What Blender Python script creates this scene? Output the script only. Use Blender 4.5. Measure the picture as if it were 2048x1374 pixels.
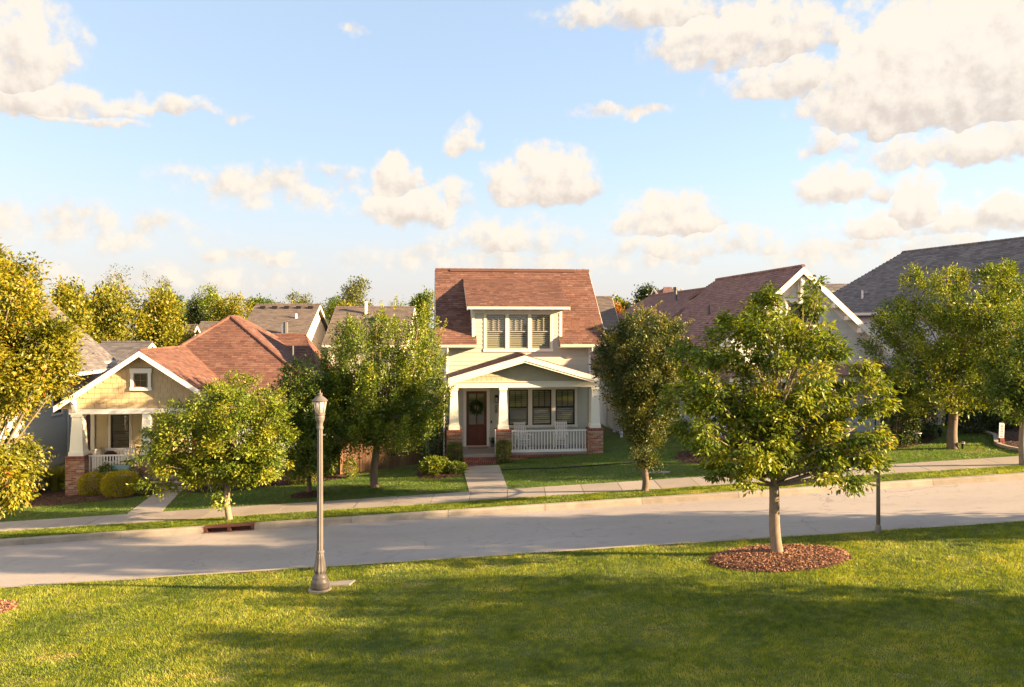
import bpy, math, random
import numpy as np
from mathutils import Vector, Matrix

R = math.radians
scene = bpy.context.scene
for o in list(bpy.data.objects):
    bpy.data.objects.remove(o)
col = scene.collection

# ------------------------------------------------------------------ camera
CZ = 6.0            # camera height
F = 1600.0          # focal length in pixels of a 2048 wide picture
HZ = 650.0          # pixel row of the horizon
cam_d = bpy.data.cameras.new('camera')
cam_d.sensor_width = 36.0
cam_d.lens = 36.0 * F / 2048.0
cam_d.shift_y = (HZ - 687.0) / 2048.0 * -1.0 * -1.0
cam_d.clip_end = 3000.0
cam = bpy.data.objects.new('camera', cam_d)
col.objects.link(cam)
cam.location = (0, 0, CZ)
cam.rotation_euler = (R(90), 0, 0)
scene.camera = cam

# ------------------------------------------------------------------ sun, sky, exposure
SUN_EL = R(16.6)
SUN_AZ = R(-14.5)    # measured from +X towards +Y
SUN = Vector((math.cos(SUN_EL) * math.cos(SUN_AZ), math.cos(SUN_EL) * math.sin(SUN_AZ), math.sin(SUN_EL)))
SUN_STRENGTH = 3.5
SUN_COLOR = (1.0, 0.69, 0.38)
SKY_STRENGTH = 0.05
EXPOSURE = 3.05
sun_d = bpy.data.lights.new('sun', 'SUN')
sun_d.energy = SUN_STRENGTH
sun_d.angle = R(0.6)
sun_d.color = SUN_COLOR
sun = bpy.data.objects.new('sun', sun_d)
col.objects.link(sun)
sun.location = SUN * 60
sun.rotation_euler = SUN.to_track_quat('Z', 'Y').to_euler()

scene.view_settings.view_transform = 'Standard'
scene.view_settings.look = 'None'
scene.view_settings.gamma = 1.0
scene.view_settings.use_curve_mapping = False
scene.view_settings.exposure = EXPOSURE


def nd(nt, typ, ins=None, **props):
    n = nt.nodes.new(typ)
    for k, v in props.items():
        setattr(n, k, v)
    if ins:
        for k, v in ins.items():
            s = n.inputs[k]
            if hasattr(v, 'is_output'):
                nt.links.new(v, s)
            else:
                s.default_value = v
    return n


def math_n(nt, op, a, b=None, c=None, clamp=False):
    n = nt.nodes.new('ShaderNodeMath')
    n.operation = op
    n.use_clamp = clamp
    for i, v in enumerate((a, b, c)):
        if v is None:
            continue
        if hasattr(v, 'is_output'):
            nt.links.new(v, n.inputs[i])
        else:
            n.inputs[i].default_value = v
    return n.outputs[0]


def angle_xy(px, py):
    """direction of a sky feature: azimuth, elevation in 1/1600 rad units"""
    dx, dz = (px - 1024) / F, (HZ - py) / F
    return math.atan(dx) * 1600, math.atan(dz / math.sqrt(1 + dx * dx)) * 1600


CLOUDS = [  # centre x, y, half width, half height, weight
    (0, 75, 130, 125, 1.1), (70, 190, 165, 36, 1.05), (340, 208, 125, 20, .9), (160, 232, 115, 13, .85),
    (560, 372, 230, 52, .66), (150, 450, 260, 50, .58), (500, 515, 110, 22, .66), (300, 555, 330, 30, .52), (1050, 520, 420, 40, .6),
    (925, 270, 48, 44, .98), (792, 350, 62, 50, 1.1), (815, 418, 105, 40, 1.1), (905, 390, 50, 36, .9),
    (1090, 350, 116, 68, 1.3), (1335, 427, 122, 50, 1.15), (1020, 470, 170, 48, .8), (1400, 482, 220, 42, .75),
    (1690, 375, 98, 40, 1.05), (1830, 400, 60, 58, 1.05), (1770, 445, 140, 34, .85), (1980, 425, 95, 42, .95),
    (1630, 278, 36, 44, .8), (1690, 287, 40, 34, .75),
    (1850, 115, 220, 150, 1.4), (2040, 60, 200, 190, 1.4), (1970, 275, 220, 52, 1.05), (1500, 60, 210, 72, 1.1),
    (1300, 18, 230, 36, 1.0), (1585, 145, 160, 52, 1.0), (1250, 222, 120, 17, .66), (705, 52, 42, 12, .64), (1760, 500, 240, 44, .62),
]


def cloud_noise(nt, q, qw):
    n1 = nd(nt, 'ShaderNodeTexNoise', {'Vector': q, 'Scale': 0.017, 'Detail': 6.0, 'Roughness': 0.62}, noise_dimensions='2D')
    bil = nd(nt, 'ShaderNodeTexVoronoi', {'Vector': qw, 'Scale': 0.030}, feature='F1', voronoi_dimensions='2D')
    v = math_n(nt, 'MULTIPLY_ADD', n1.outputs[0], 2.0, -.88)
    return math_n(nt, 'MULTIPLY_ADD', bil.outputs['Distance'], -.34, v)


world = bpy.data.worlds.new('World')
scene.world = world
world.use_nodes = True
wt = world.node_tree
wt.nodes.clear()
sky = nd(wt, 'ShaderNodeTexSky', sky_type='NISHITA')
sky.sun_disc = False
sky.sun_elevation = SUN_EL
sky.sun_rotation = SUN_AZ - R(90)
sky.altitude = 200
sky.air_density = 1.0
sky.dust_density = 1.6
sky.ozone_density = 2.0
tc = nd(wt, 'ShaderNodeTexCoord')
sep = nd(wt, 'ShaderNodeSeparateXYZ', {0: tc.outputs['Generated']})
az = math_n(wt, 'ARCTAN2', sep.outputs[0], sep.outputs[1])
el = math_n(wt, 'ARCSINE', sep.outputs[2])
q = nd(wt, 'ShaderNodeCombineXYZ', {0: math_n(wt, 'MULTIPLY', az, 1600.), 1: math_n(wt, 'MULTIPLY', el, 1600.)}).outputs[0]
warp = nd(wt, 'ShaderNodeTexNoise', {'Vector': q, 'Scale': 0.011, 'Detail': 3.0, 'Roughness': 0.62}, noise_dimensions='2D')
qw = nd(wt, 'ShaderNodeVectorMath', {0: warp.outputs['Color'], 1: (84, 56, 0), 2: q}, operation='MULTIPLY_ADD').outputs[0]
acc = None
yrel = None
for (px, py, rx, ry, s) in CLOUDS:
    a, e = angle_xy(px, py)
    puffy = s > .7
    if puffy:
        e -= ry * .35
        ry = ry * 1.3
    d = nd(wt, 'ShaderNodeVectorMath', {0: qw, 1: (1 / rx, 1 / ry, 0), 2: (-(a + 42) / rx, -(e + 28) / ry, 0)}, operation='MULTIPLY_ADD').outputs[0]
    if puffy:      # heaped cloud: domed top, flatter base
        xy = nd(wt, 'ShaderNodeSeparateXYZ', {0: d})
        yp = math_n(wt, 'MAXIMUM', xy.outputs[1], math_n(wt, 'MULTIPLY', xy.outputs[1], -2.2))
        dd_ = math_n(wt, 'MULTIPLY_ADD', yp, yp, math_n(wt, 'MULTIPLY', xy.outputs[0], xy.outputs[0]))
        m = math_n(wt, 'MULTIPLY_ADD', dd_, -s * .75, s)
        if yrel is None:
            yrel = xy.outputs[1]
        else:
            gt = math_n(wt, 'GREATER_THAN', m, acc)
            mx = nd(wt, 'ShaderNodeMix', {0: gt, 2: yrel, 3: xy.outputs[1]}, data_type='FLOAT')
            yrel = mx.outputs[0]
    else:
        dd_ = nd(wt, 'ShaderNodeVectorMath', {0: d, 1: d}, operation='DOT_PRODUCT').outputs['Value']
        m = math_n(wt, 'MULTIPLY_ADD', dd_, -s * .75, s)
        gt = math_n(wt, 'GREATER_THAN', m, acc)
        yrel = nd(wt, 'ShaderNodeMix', {0: gt, 2: yrel, 3: .05}, data_type='FLOAT').outputs[0]
    acc = m if acc is None else math_n(wt, 'MAXIMUM', acc, m)
# the sky goes on past the frame with the same sort of cloud
far = nd(wt, 'ShaderNodeTexNoise', {'Vector': nd(wt, 'ShaderNodeVectorMath', {0: q, 1: (.0022, .0045, 0)}, operation='MULTIPLY').outputs[0],
                                    'Scale': 1.0, 'Detail': 1.0}, noise_dimensions='2D')
farm = nd(wt, 'ShaderNodeMapRange', {'Value': far.outputs[0], 'From Min': .5, 'From Max': .7, 'To Min': 0., 'To Max': 1.1})
sp = nd(wt, 'ShaderNodeSeparateXYZ', {0: q})
outx = math_n(wt, 'SUBTRACT', math_n(wt, 'ABSOLUTE', sp.outputs[0]), 1050.)
outy = math_n(wt, 'SUBTRACT', sp.outputs[1], 640.)
outm = math_n(wt, 'MULTIPLY', math_n(wt, 'MAXIMUM', outx, outy), .01, clamp=True)
acc = math_n(wt, 'MAXIMUM', acc, math_n(wt, 'MULTIPLY', farm.outputs[0], outm))
acc = math_n(wt, 'MAXIMUM', acc, 0.)
v1 = cloud_noise(wt, q, qw)
off = nd(wt, 'ShaderNodeVectorMath', {0: q, 1: (16, 18, 0)}, operation='ADD').outputs[0]
offw = nd(wt, 'ShaderNodeVectorMath', {0: qw, 1: (10, 12, 0)}, operation='ADD').outputs[0]
v2 = cloud_noise(wt, off, offw)
bite = math_n(wt, 'MINIMUM', math_n(wt, 'MULTIPLY', acc, 2.2), 1.0)
dsum = math_n(wt, 'MULTIPLY_ADD', v1, bite, acc)
dens = nd(wt, 'ShaderNodeMapRange', {'Value': dsum, 'From Min': .06, 'From Max': .80}, interpolation_type='SMOOTHSTEP').outputs[0]
lit = math_n(wt, 'MULTIPLY_ADD', math_n(wt, 'SUBTRACT', v1, v2), .8, yrel)
lit = nd(wt, 'ShaderNodeMapRange', {'Value': lit, 'From Min': -.70, 'From Max': .42}, interpolation_type='SMOOTHSTEP').outputs[0]
K = 1.0 / SKY_STRENGTH
CL_SH = (.094 * K, .081 * K, .071 * K, 1)
CL_LI = (.128 * K, .115 * K, .098 * K, 1)
ccol = nd(wt, 'ShaderNodeMix', {0: lit, 6: CL_SH, 7: CL_LI}, data_type='RGBA').outputs[2]
# pale haze low over the horizon, all the way round
hz = nd(wt, 'ShaderNodeMapRange', {'Value': el, 'From Min': -.02, 'From Max': .20, 'To Min': .85, 'To Max': 0.0}, interpolation_type='SMOOTHSTEP').outputs[0]
HAZE_COL = (.104 * K, .096 * K, .091 * K, 1)
tint = nd(wt, 'ShaderNodeMix', {'Factor': 1.0, 6: sky.outputs[0], 7: (1.16, .98, .90, 1)}, data_type='RGBA', blend_type='MULTIPLY').outputs[2]
tint = nd(wt, 'ShaderNodeMix', {0: .6, 6: tint, 7: (.066 * K, .086 * K, .110 * K, 1)}, data_type='RGBA').outputs[2]
base = nd(wt, 'ShaderNodeMix', {0: hz, 6: tint, 7: HAZE_COL}, data_type='RGBA').outputs[2]
skyc = nd(wt, 'ShaderNodeMix', {0: math_n(wt, 'MULTIPLY', dens, .95), 6: base, 7: ccol}, data_type='RGBA').outputs[2]
bg = nd(wt, 'ShaderNodeBackground', {'Color': skyc, 'Strength': SKY_STRENGTH})
world.cycles.sampling_method = 'MANUAL'
world.cycles.sample_map_resolution = 256
scene.cycles.max_bounces = 5
scene.cycles.diffuse_bounces = 2
scene.cycles.transmission_bounces = 3
scene.cycles.glossy_bounces = 2
scene.cycles.transparent_max_bounces = 12
wo = nd(wt, 'ShaderNodeOutputWorld', {'Surface': bg.outputs[0]})

# ------------------------------------------------------------------ helpers
def at(px, py, Y):
    """point at depth Y seen at a photo pixel"""
    return Vector(((px - 1024) / F * Y, Y, CZ + (HZ - py) / F * Y))


SLOPE, Z0 = 0.065, 0.26


def gz(x, y=0.0):
    """height of the yards: the street climbs to the right, far land levels out"""
    lim = 26.0
    s = x if abs(x) < lim else math.copysign(lim + 8 * (1 - math.exp(-(abs(x) - lim) / 8)), x)
    k = 1.0 if y < 46 else max(0.0, 1 - (y - 46) / 40)
    return Z0 + SLOPE * s * k


def gp(px, py, dz=0.0):
    """ground point seen at a photo pixel (yard level)"""
    a = (px - 1024) / F
    Y = (CZ - Z0 - dz) / ((py - HZ) / F + SLOPE * a)
    return Vector((a * Y, Y, Z0 + SLOPE * a * Y + dz))


def link(o, parent=None):
    col.objects.link(o)
    if parent is not None:
        o.parent = parent
    return o


def tag(o, label=None, cat=None, group=None, kind=None):
    if label: o['label'] = label
    if cat: o['category'] = cat
    if group: o['group'] = group
    if kind: o['kind'] = kind
    return o


def empty(name, loc, yaw=0.0):
    o = bpy.data.objects.new(name, None)
    o.empty_display_size = .3
    col.objects.link(o)
    o.location = loc
    o.rotation_euler = (0, 0, yaw)
    return o


class Frame:
    """local frame of a house: u to the right, v to the back, w up (world height)"""
    def __init__(s, x, y, yaw):
        s.x, s.y, s.yaw = x, y, yaw
        s.c, s.s = math.cos(yaw), math.sin(yaw)

    def ray(s, px, py):
        ox, oy = -s.x, -s.y
        dx, dy, dz = (px - 1024) / F, 1.0, (HZ - py) / F
        return (ox * s.c + oy * s.s, -ox * s.s + oy * s.c, CZ), (dx * s.c + dy * s.s, -dx * s.s + dy * s.c, dz)

    def V(s, v, px, py):
        o, d = s.ray(px, py)
        t = (v - o[1]) / d[1]
        return o[0] + d[0] * t, o[2] + d[2] * t

    def U(s, u, px, py):
        o, d = s.ray(px, py)
        t = (u - o[0]) / d[0]
        return o[1] + d[1] * t, o[2] + d[2] * t

    def world(s, u, v, w=0):
        return Vector((s.x + u * s.c - v * s.s, s.y + u * s.s + v * s.c, w))

    def g(s, u, v):
        p = s.world(u, v)
        return gz(p.x, p.y)


class MB:
    def __init__(s):
        s.v, s.f, s.t = [], [], []

    def add(s, vs, fs, t=0.0):
        n = len(s.v)
        s.v += [tuple(p) for p in vs]
        s.f += [tuple(i + n for i in f) for f in fs]
        s.t += [t] * len(vs)
        return s

    def hexa(s, p, t=0.0):
        """8 corners: bottom ring ccw then top ring"""
        return s.add(p, [(0, 3, 2, 1), (4, 5, 6, 7), (0, 1, 5, 4), (1, 2, 6, 5), (2, 3, 7, 6), (3, 0, 4, 7)], t)

    def box(s, x0, x1, y0, y1, z0, z1, t=0.0):
        return s.hexa([(x0, y0, z0), (x1, y0, z0), (x1, y1, z0), (x0, y1, z0),
                       (x0, y0, z1), (x1, y0, z1), (x1, y1, z1), (x0, y1, z1)], t)

    def frustum(s, cx, cy, z0, z1, a0, a1, b0=None, b1=None):
        b0 = a0 if b0 is None else b0
        b1 = a1 if b1 is None else b1
        return s.hexa([(cx - a0, cy - b0, z0), (cx + a0, cy - b0, z0), (cx + a0, cy + b0, z0), (cx - a0, cy + b0, z0),
                       (cx - a1, cy - b1, z1), (cx + a1, cy - b1, z1), (cx + a1, cy + b1, z1), (cx - a1, cy + b1, z1)])

    def prism(s, poly, off, t=0.0):
        """extrude a 3D polygon by a vector"""
        n = len(poly)
        off = Vector(off)
        a = [Vector(p) for p in poly]
        b = [p + off for p in a]
        fs = [tuple(range(n)), tuple(range(2 * n - 1, n - 1, -1))]
        fs += [(i, n + i, n + (i + 1) % n, (i + 1) % n) for i in range(n)]
        return s.add(a + b, fs, t)

    def bar(s, p, q, w, h, up=(0, 0, 1), t=0.0):
        p, q = Vector(p), Vector(q)
        d = (q - p).normalized()
        up = Vector(up)
        sd = d.cross(up)
        if sd.length < 1e-4:
            sd = d.cross(Vector((1, 0, 0)))
        sd.normalize()
        u2 = sd.cross(d).normalized()
        sd, u2 = sd * w / 2, u2 * h / 2
        return s.hexa([p - sd - u2, p + sd - u2, q + sd - u2, q - sd - u2, p - sd + u2, p + sd + u2, q + sd + u2, q - sd + u2], t)

    def tube(s, path, radii, n=8, cap=True, t=0.0, flute=0.0):
        path = [Vector(p) for p in path]
        rings = []
        prev = None
        for i, p in enumerate(path):
            d = (path[min(i + 1, len(path) - 1)] - path[max(i - 1, 0)])
            d = d.normalized() if d.length > 1e-9 else Vector((0, 0, 1))
            ref = Vector((1, 0, 0)) if prev is None else prev
            a = ref - d * ref.dot(d)
            if a.length < 1e-4:
                a = Vector((0, 1, 0)) - d * d.y
            a.normalize()
            prev = a
            b = d.cross(a)
            r = radii[i] if hasattr(radii, '__len__') else radii
            rings.append([p + (a * math.cos(2 * math.pi * k / n) + b * math.sin(2 * math.pi * k / n)) * (r * (1 - flute * (k % 2))) for k in range(n)])
        vs = [q for rg in rings for q in rg]
        fs = []
        for i in range(len(rings) - 1):
            for k in range(n):
                k2 = (k + 1) % n
                fs.append((i * n + k, i * n + k2, (i + 1) * n + k2, (i + 1) * n + k))
        if cap:
            fs.append(tuple(range(n - 1, -1, -1)))
            fs.append(tuple((len(rings) - 1) * n + k for k in range(n)))
        return s.add(vs, fs, t)

    def lathe(s, prof, n=20, c=(0, 0, 0), flute=None):
        return s.tube([(c[0], c[1], c[2] + z) for r, z in prof], [r for r, z in prof], n, True, 0.0, flute or 0.0)

    def build(s, name, mat, parent=None, smooth=False, tint=False):
        me = bpy.data.meshes.new(name)
        me.from_pydata(s.v, [], s.f)
        me.materials.append(mat)
        if tint:
            at_ = me.attributes.new('tint', 'FLOAT', 'POINT')
            at_.data.foreach_set('value', s.t)
        if smooth:
            me.polygons.foreach_set('use_smooth', [True] * len(me.polygons))
        me.update()
        o = bpy.data.objects.new(name, me)
        return link(o, parent)


def np_mesh(name, V, faces, mat, parent=None, tint=None, smooth=False):
    """bulk mesh: V (n,3), faces (m,k)"""
    me = bpy.data.meshes.new(name)
    k = faces.shape[1]
    me.vertices.add(len(V))
    me.vertices.foreach_set('co', V.astype(np.float32).ravel())
    me.loops.add(faces.size)
    me.loops.foreach_set('vertex_index', faces.astype(np.int32).ravel())
    me.polygons.add(len(faces))
    me.polygons.foreach_set('loop_start', np.arange(0, faces.size, k, dtype=np.int32))
    me.polygons.foreach_set('loop_total', np.full(len(faces), k, dtype=np.int32))
    if tint is not None:
        a = me.attributes.new('tint', 'FLOAT', 'POINT')
        a.data.foreach_set('value', tint.astype(np.float32))
    me.materials.append(mat)
    me.update(calc_edges=True)
    if smooth:
        me.polygons.foreach_set('use_smooth', np.ones(len(faces), dtype=bool))
    o = bpy.data.objects.new(name, me)
    return link(o, parent)


# ------------------------------------------------------------------ materials
def new_mat(name):
    m = bpy.data.materials.new(name)
    m.use_nodes = True
    nt = m.node_tree
    nt.nodes.clear()
    out = nt.nodes.new('ShaderNodeOutputMaterial')
    return m, nt, out


def rgba(c):
    return (c[0], c[1], c[2], 1.0)


def noise(nt, scale, detail=3.0, rough=.55, vec=None, w=None):
    n = nd(nt, 'ShaderNodeTexNoise', {'Scale': scale, 'Detail': detail, 'Roughness': rough})
    if vec is not None:
        nt.links.new(vec, n.inputs['Vector'])
    return n.outputs[0]


def pos(nt):
    return nd(nt, 'ShaderNodeNewGeometry').outputs['Position']


def mixc(nt, f, a, b, mode='MIX'):
    n = nt.nodes.new('ShaderNodeMix')
    n.data_type = 'RGBA'
    n.blend_type = mode
    for k, v in ((0, f), (6, a), (7, b)):
        if hasattr(v, 'is_output'):
            nt.links.new(v, n.inputs[k])
        else:
            n.inputs[k].default_value = v if k == 0 else (rgba(v) if len(v) == 3 else v)
    return n.outputs[2]


def rng_map(nt, v, a, b, c=0.0, d=1.0):
    return nd(nt, 'ShaderNodeMapRange', {'Value': v, 'From Min': a, 'From Max': b, 'To Min': c, 'To Max': d}).outputs[0]


def ramp(nt, v, stops):
    n = nt.nodes.new('ShaderNodeValToRGB')
    el_ = n.color_ramp.elements
    while len(el_) > 1:
        el_.remove(el_[-1])
    el_[0].position, el_[0].color = stops[0][0], rgba(stops[0][1])
    for p, c in stops[1:]:
        e = el_.new(p)
        e.color = rgba(c)
    nt.links.new(v, n.inputs[0])
    return n.outputs[0]


def bump(nt, h, strength=.3, dist=.01):
    return nd(nt, 'ShaderNodeBump', {'Height': h, 'Strength': strength, 'Distance': dist}).outputs[0]


def principled(nt, out, color, rough=.7, normal=None, metal=0.0, spec=.3):
    b = nt.nodes.new('ShaderNodeBsdfPrincipled')
    for k, v in (('Base Color', color), ('Roughness', rough), ('Metallic', metal), ('Specular IOR Level', spec)):
        if hasattr(v, 'is_output'):
            nt.links.new(v, b.inputs[k])
        else:
            b.inputs[k].default_value = rgba(v) if k == 'Base Color' else v
    if normal is not None:
        nt.links.new(normal, b.inputs['Normal'])
    nt.links.new(b.outputs[0], out.inputs[0])
    return b


def paint(name, c, rough=.6, var=.16, scale=1.5, grain=60., dirt=None, stretch=None):
    """painted or plain surface with soft stains and fine grain"""
    m, nt, out = new_mat(name)
    p = pos(nt)
    if stretch:
        p = nd(nt, 'ShaderNodeVectorMath', {0: p, 1: stretch}, operation='MULTIPLY').outputs[0]
    a = noise(nt, scale, 4., .6, p)
    b = noise(nt, grain, 2., .5, p)
    rnd = nd(nt, 'ShaderNodeObjectInfo').outputs['Random']
    f = math_n(nt, 'MULTIPLY_ADD', a, .7, math_n(nt, 'MULTIPLY_ADD', b, .3, math_n(nt, 'MULTIPLY', rnd, .25)))
    lo = tuple(x * (1 - var) for x in c) if dirt is None else dirt
    hi = tuple(min(1, x * (1 + var * .6)) for x in c)
    cc = mixc(nt, rng_map(nt, f, .3, .9), lo, hi)
    principled(nt, out, cc, rough, bump(nt, b, .15, .004))
    return m


def tinted(name, stops, rough=.85, grain=40., gamt=.25, bumpd=.006, spec=.2):
    """surface made of many small pieces, each with its own tint"""
    m, nt, out = new_mat(name)
    t = nd(nt, 'ShaderNodeAttribute', attribute_name='tint').outputs['Fac']
    rnd = nd(nt, 'ShaderNodeObjectInfo').outputs['Random']
    t = math_n(nt, 'FRACT', math_n(nt, 'ADD', t, rnd))
    p = pos(nt)
    c = ramp(nt, t, stops)
    g = noise(nt, grain, 3., .6, p)
    big = noise(nt, .6, 3., .6, p)
    k = math_n(nt, 'MULTIPLY_ADD', g, gamt * 2, math_n(nt, 'MULTIPLY_ADD', big, .5, .75 - gamt))
    kk = nd(nt, 'ShaderNodeCombineColor', {0: k, 1: k, 2: k}).outputs[0]
    c = mixc(nt, 1.0, c, kk, 'MULTIPLY')
    principled(nt, out, c, rough, bump(nt, g, .4, bumpd), spec=spec)
    return m


def leaf_mat(name, stops, trans=.35, gloss=.025):
    m, nt, out = new_mat(name)
    t = nd(nt, 'ShaderNodeAttribute', attribute_name='tint').outputs['Fac']
    c = ramp(nt, t, stops)
    d = nd(nt, 'ShaderNodeBsdfDiffuse', {'Color': c})
    tr = nd(nt, 'ShaderNodeBsdfTranslucent', {'Color': mixc(nt, 1.0, c, (1.25, 1.15, .55), 'MULTIPLY')})
    mx = nd(nt, 'ShaderNodeMixShader', {0: trans, 1: d.outputs[0], 2: tr.outputs[0]})
    gl = nd(nt, 'ShaderNodeBsdfGlossy', {'Color': (1, 1, 1, 1), 'Roughness': .45})
    mx2 = nd(nt, 'ShaderNodeMixShader', {0: gloss, 1: mx.outputs[0], 2: gl.outputs[0]})
    nt.links.new(mx2.outputs[0], out.inputs[0])
    return m


def glass_mat(name):
    m, nt, out = new_mat(name)
    lw = nd(nt, 'ShaderNodeLayerWeight', {'Blend': .5})
    f = math_n(nt, 'MULTIPLY_ADD', math_n(nt, 'POWER', lw.outputs['Facing'], 4.0), .6, .07)
    t = nd(nt, 'ShaderNodeBsdfTransparent', {'Color': (.86, .88, .88, 1)})
    g = nd(nt, 'ShaderNodeBsdfGlossy', {'Roughness': .03})
    mx = nd(nt, 'ShaderNodeMixShader', {0: f, 1: t.outputs[0], 2: g.outputs[0]})
    nt.links.new(mx.outputs[0], out.inputs[0])
    return m


M = {}
M['trim'] = paint('cream_trim_paint', (.68, .64, .54), .5, .08)
M['white'] = paint('white_paint', (.72, .70, .66), .45, .08)
M['siding'] = paint('sage_siding', (.43, .42, .35), .6, .10, stretch=(.4, .4, 2))
M['tan'] = paint('tan_shingle_siding', (.46, .345, .20), .7, .14)
M['sage'] = paint('sage_shingle_siding', (.36, .34, .24), .7, .14)
M['tanlap'] = paint('tan_lap_siding', (.50, .41, .25), .7, .1)
M['grey'] = paint('grey_green_siding', (.44, .46, .43), .65, .10, stretch=(.4, .4, 2))
M['bluegrey'] = paint('pale_grey_shingle_siding', (.52, .53, .53), .65, .1)
M['palewall'] = paint('pale_blue_siding', (.52, .56, .61), .6, .08)
M['whitewall'] = paint('off_white_siding', (.72, .66, .56), .6, .1)
M['column'] = paint('pale_column_paint', (.72, .71, .62), .5, .06)
M['darkframe'] = paint('dark_bronze_frame', (.035, .028, .024), .4, .2)
M['brownframe'] = paint('brown_window_frame', (.16, .10, .06), .5, .2)
M['taupe'] = paint('taupe_window_frame', (.30, .25, .19), .5, .15)
M['blind'] = paint('cream_blind_slats', (.62, .56, .42), .5, .1)
M['door'] = paint('red_brown_door_wood', (.115, .032, .018), .38, .35, scale=6, stretch=(6, 6, .6))
M['glass'] = glass_mat('window_glass')
M['dark'] = paint('dark_interior', (.02, .02, .02), .9, .1)
M['floor'] = paint('porch_floor_paint', (.24, .20, .17), .5, .15)
M['mat'] = paint('doormat_coir', (.33, .19, .08), .95, .3, grain=120)
M['mortar'] = paint('mortar', (.42, .36, .31), .9, .2)
M['conc'] = paint('sidewalk_concrete', (.30, .265, .23), .85, .3, scale=.9, grain=70)
M['kerb'] = paint('kerb_concrete', (.31, .27, .215), .85, .45, scale=2.2, grain=50)
M['road'] = None
M['iron'] = paint('rusty_iron', (.12, .05, .036), .75, .4, scale=6)
M['black'] = paint('black_metal', (.018, .018, .018), .45, .2)
M['hose'] = paint('black_rubber', (.015, .015, .014), .6, .2)
M['pipe'] = paint('vent_pipe', (.10, .10, .10), .6, .2)
M['lamp'] = paint('weathered_lamp_post_paint', (.13, .117, .108), .42, .3, scale=5, grain=90)
M['post'] = paint('grey_post_paint', (.19, .17, .16), .45, .2)
M['fence'] = paint('cedar_fence_wood', (.17, .095, .055), .75, .45, scale=3, grain=50, stretch=(5, 5, .5))
M['vinyl'] = paint('white_vinyl', (.68, .66, .66), .45, .06)
M['bark'] = paint('tree_bark', (.15, .112, .085), .9, .45, scale=9, grain=60, stretch=(1, 1, .35))
M['palebark'] = paint('pale_maple_bark', (.21, .165, .12), .9, .5, scale=11, grain=60, stretch=(1, 1, .5))
M['teal'] = paint('teal_paint', (.20, .33, .33), .6, .12)
M['rope'] = paint('swing_rope', (.50, .42, .30), .9, .2)
M['cushion'] = paint('brown_cushion', (.06, .028, .022), .9, .25)
M['soil'] = paint('mulch_soil', (.075, .042, .03), .95, .5, scale=8, grain=40)
M['blue'] = paint('blue_sign_face', (.10, .20, .42), .5, .1)
M['signwhite'] = paint('sign_white', (.66, .66, .70), .5, .08)
M['ink'] = paint('sign_lettering', (.03, .03, .04), .6, .1)
M['petal'] = paint('red_flower_petal', (.45, .012, .03), .6, .3)
M['navy'] = paint('navy_soffit_shade', (.02, .03, .07), .6, .2)
M['lens'] = None

M['roof'] = tinted('red_brown_shingles', [(0, (.090, .046, .037)), (.3, (.125, .062, .047)), (.6, (.152, .079, .059)), (.85, (.112, .058, .048)), (1, (.175, .10, .078))])
M['roofbrown'] = tinted('brown_grey_shingles', [(0, (.10, .082, .072)), (.4, (.13, .107, .094)), (.7, (.155, .128, .112)), (1, (.115, .094, .083))])
M['roofgrey'] = tinted('slate_grey_shingles', [(0, (.085, .080, .085)), (.4, (.12, .112, .115)), (.7, (.15, .14, .14)), (1, (.10, .094, .098))])
M['roofmauve'] = tinted('plum_brown_shingles', [(0, (.125, .072, .066)), (.4, (.165, .096, .086)), (.7, (.20, .12, .105)), (1, (.14, .082, .075))])
M['brick'] = tinted('mottled_brick', [(0, (.20, .075, .045)), (.25, (.33, .15, .09)), (.5, (.42, .25, .16)), (.7, (.24, .09, .06)), (.9, (.46, .34, .25)), (1, (.16, .06, .045))], grain=30)
M['brickred'] = tinted('red_brick', [(0, (.17, .055, .04)), (.4, (.24, .085, .06)), (.7, (.20, .07, .055)), (1, (.29, .12, .085))], grain=30)
M['brickpink'] = tinted('weathered_rose_brick', [(0, (.20, .085, .07)), (.4, (.27, .12, .10)), (.7, (.23, .10, .085)), (1, (.31, .155, .13))], grain=30)
M['chip'] = tinted('bark_mulch_chips', [(0, (.15, .07, .042)), (.3, (.25, .12, .07)), (.6, (.35, .185, .11)), (.85, (.20, .10, .062)), (1, (.48, .31, .20))], grain=60)
M['chipdark'] = tinted('dark_mulch_chips', [(0, (.045, .022, .016)), (.5, (.09, .042, .03)), (.85, (.12, .065, .045)), (1, (.20, .13, .10))], grain=60)

# foliage palettes
GREEN = [(0, (.030, .062, .008)), (.35, (.066, .118, .012)), (.7, (.120, .18, .016)), (1, (.23, .235, .025))]
YGREEN = [(0, (.052, .092, .008)), (.35, (.120, .175, .011)), (.7, (.205, .240, .015)), (1, (.35, .30, .022))]
GOLD = [(0, (.066, .086, .007)), (.35, (.155, .170, .010)), (.7, (.255, .235, .013)), (.95, (.35, .26, .016)), (1, (.38, .16, .02))]
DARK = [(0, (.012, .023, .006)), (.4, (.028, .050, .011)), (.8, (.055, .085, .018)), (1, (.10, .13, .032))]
OLIVE = [(0, (.060, .075, .016)), (.4, (.11, .13, .024)), (.8, (.17, .18, .032)), (1, (.24, .21, .045))]
M['leaf'] = leaf_mat('green_leaf', GREEN)
M['leafy'] = leaf_mat('yellow_green_leaf', YGREEN)
M['leafgold'] = leaf_mat('golden_leaf', GOLD)
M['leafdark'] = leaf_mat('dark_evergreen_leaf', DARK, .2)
M['leafolive'] = leaf_mat('olive_leaf', OLIVE)
M['leafbronze'] = leaf_mat('bronze_green_leaf', [(0, (.024, .042, .009)), (.4, (.055, .078, .013)), (.75, (.12, .125, .018)), (1, (.32, .24, .03))])
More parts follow.
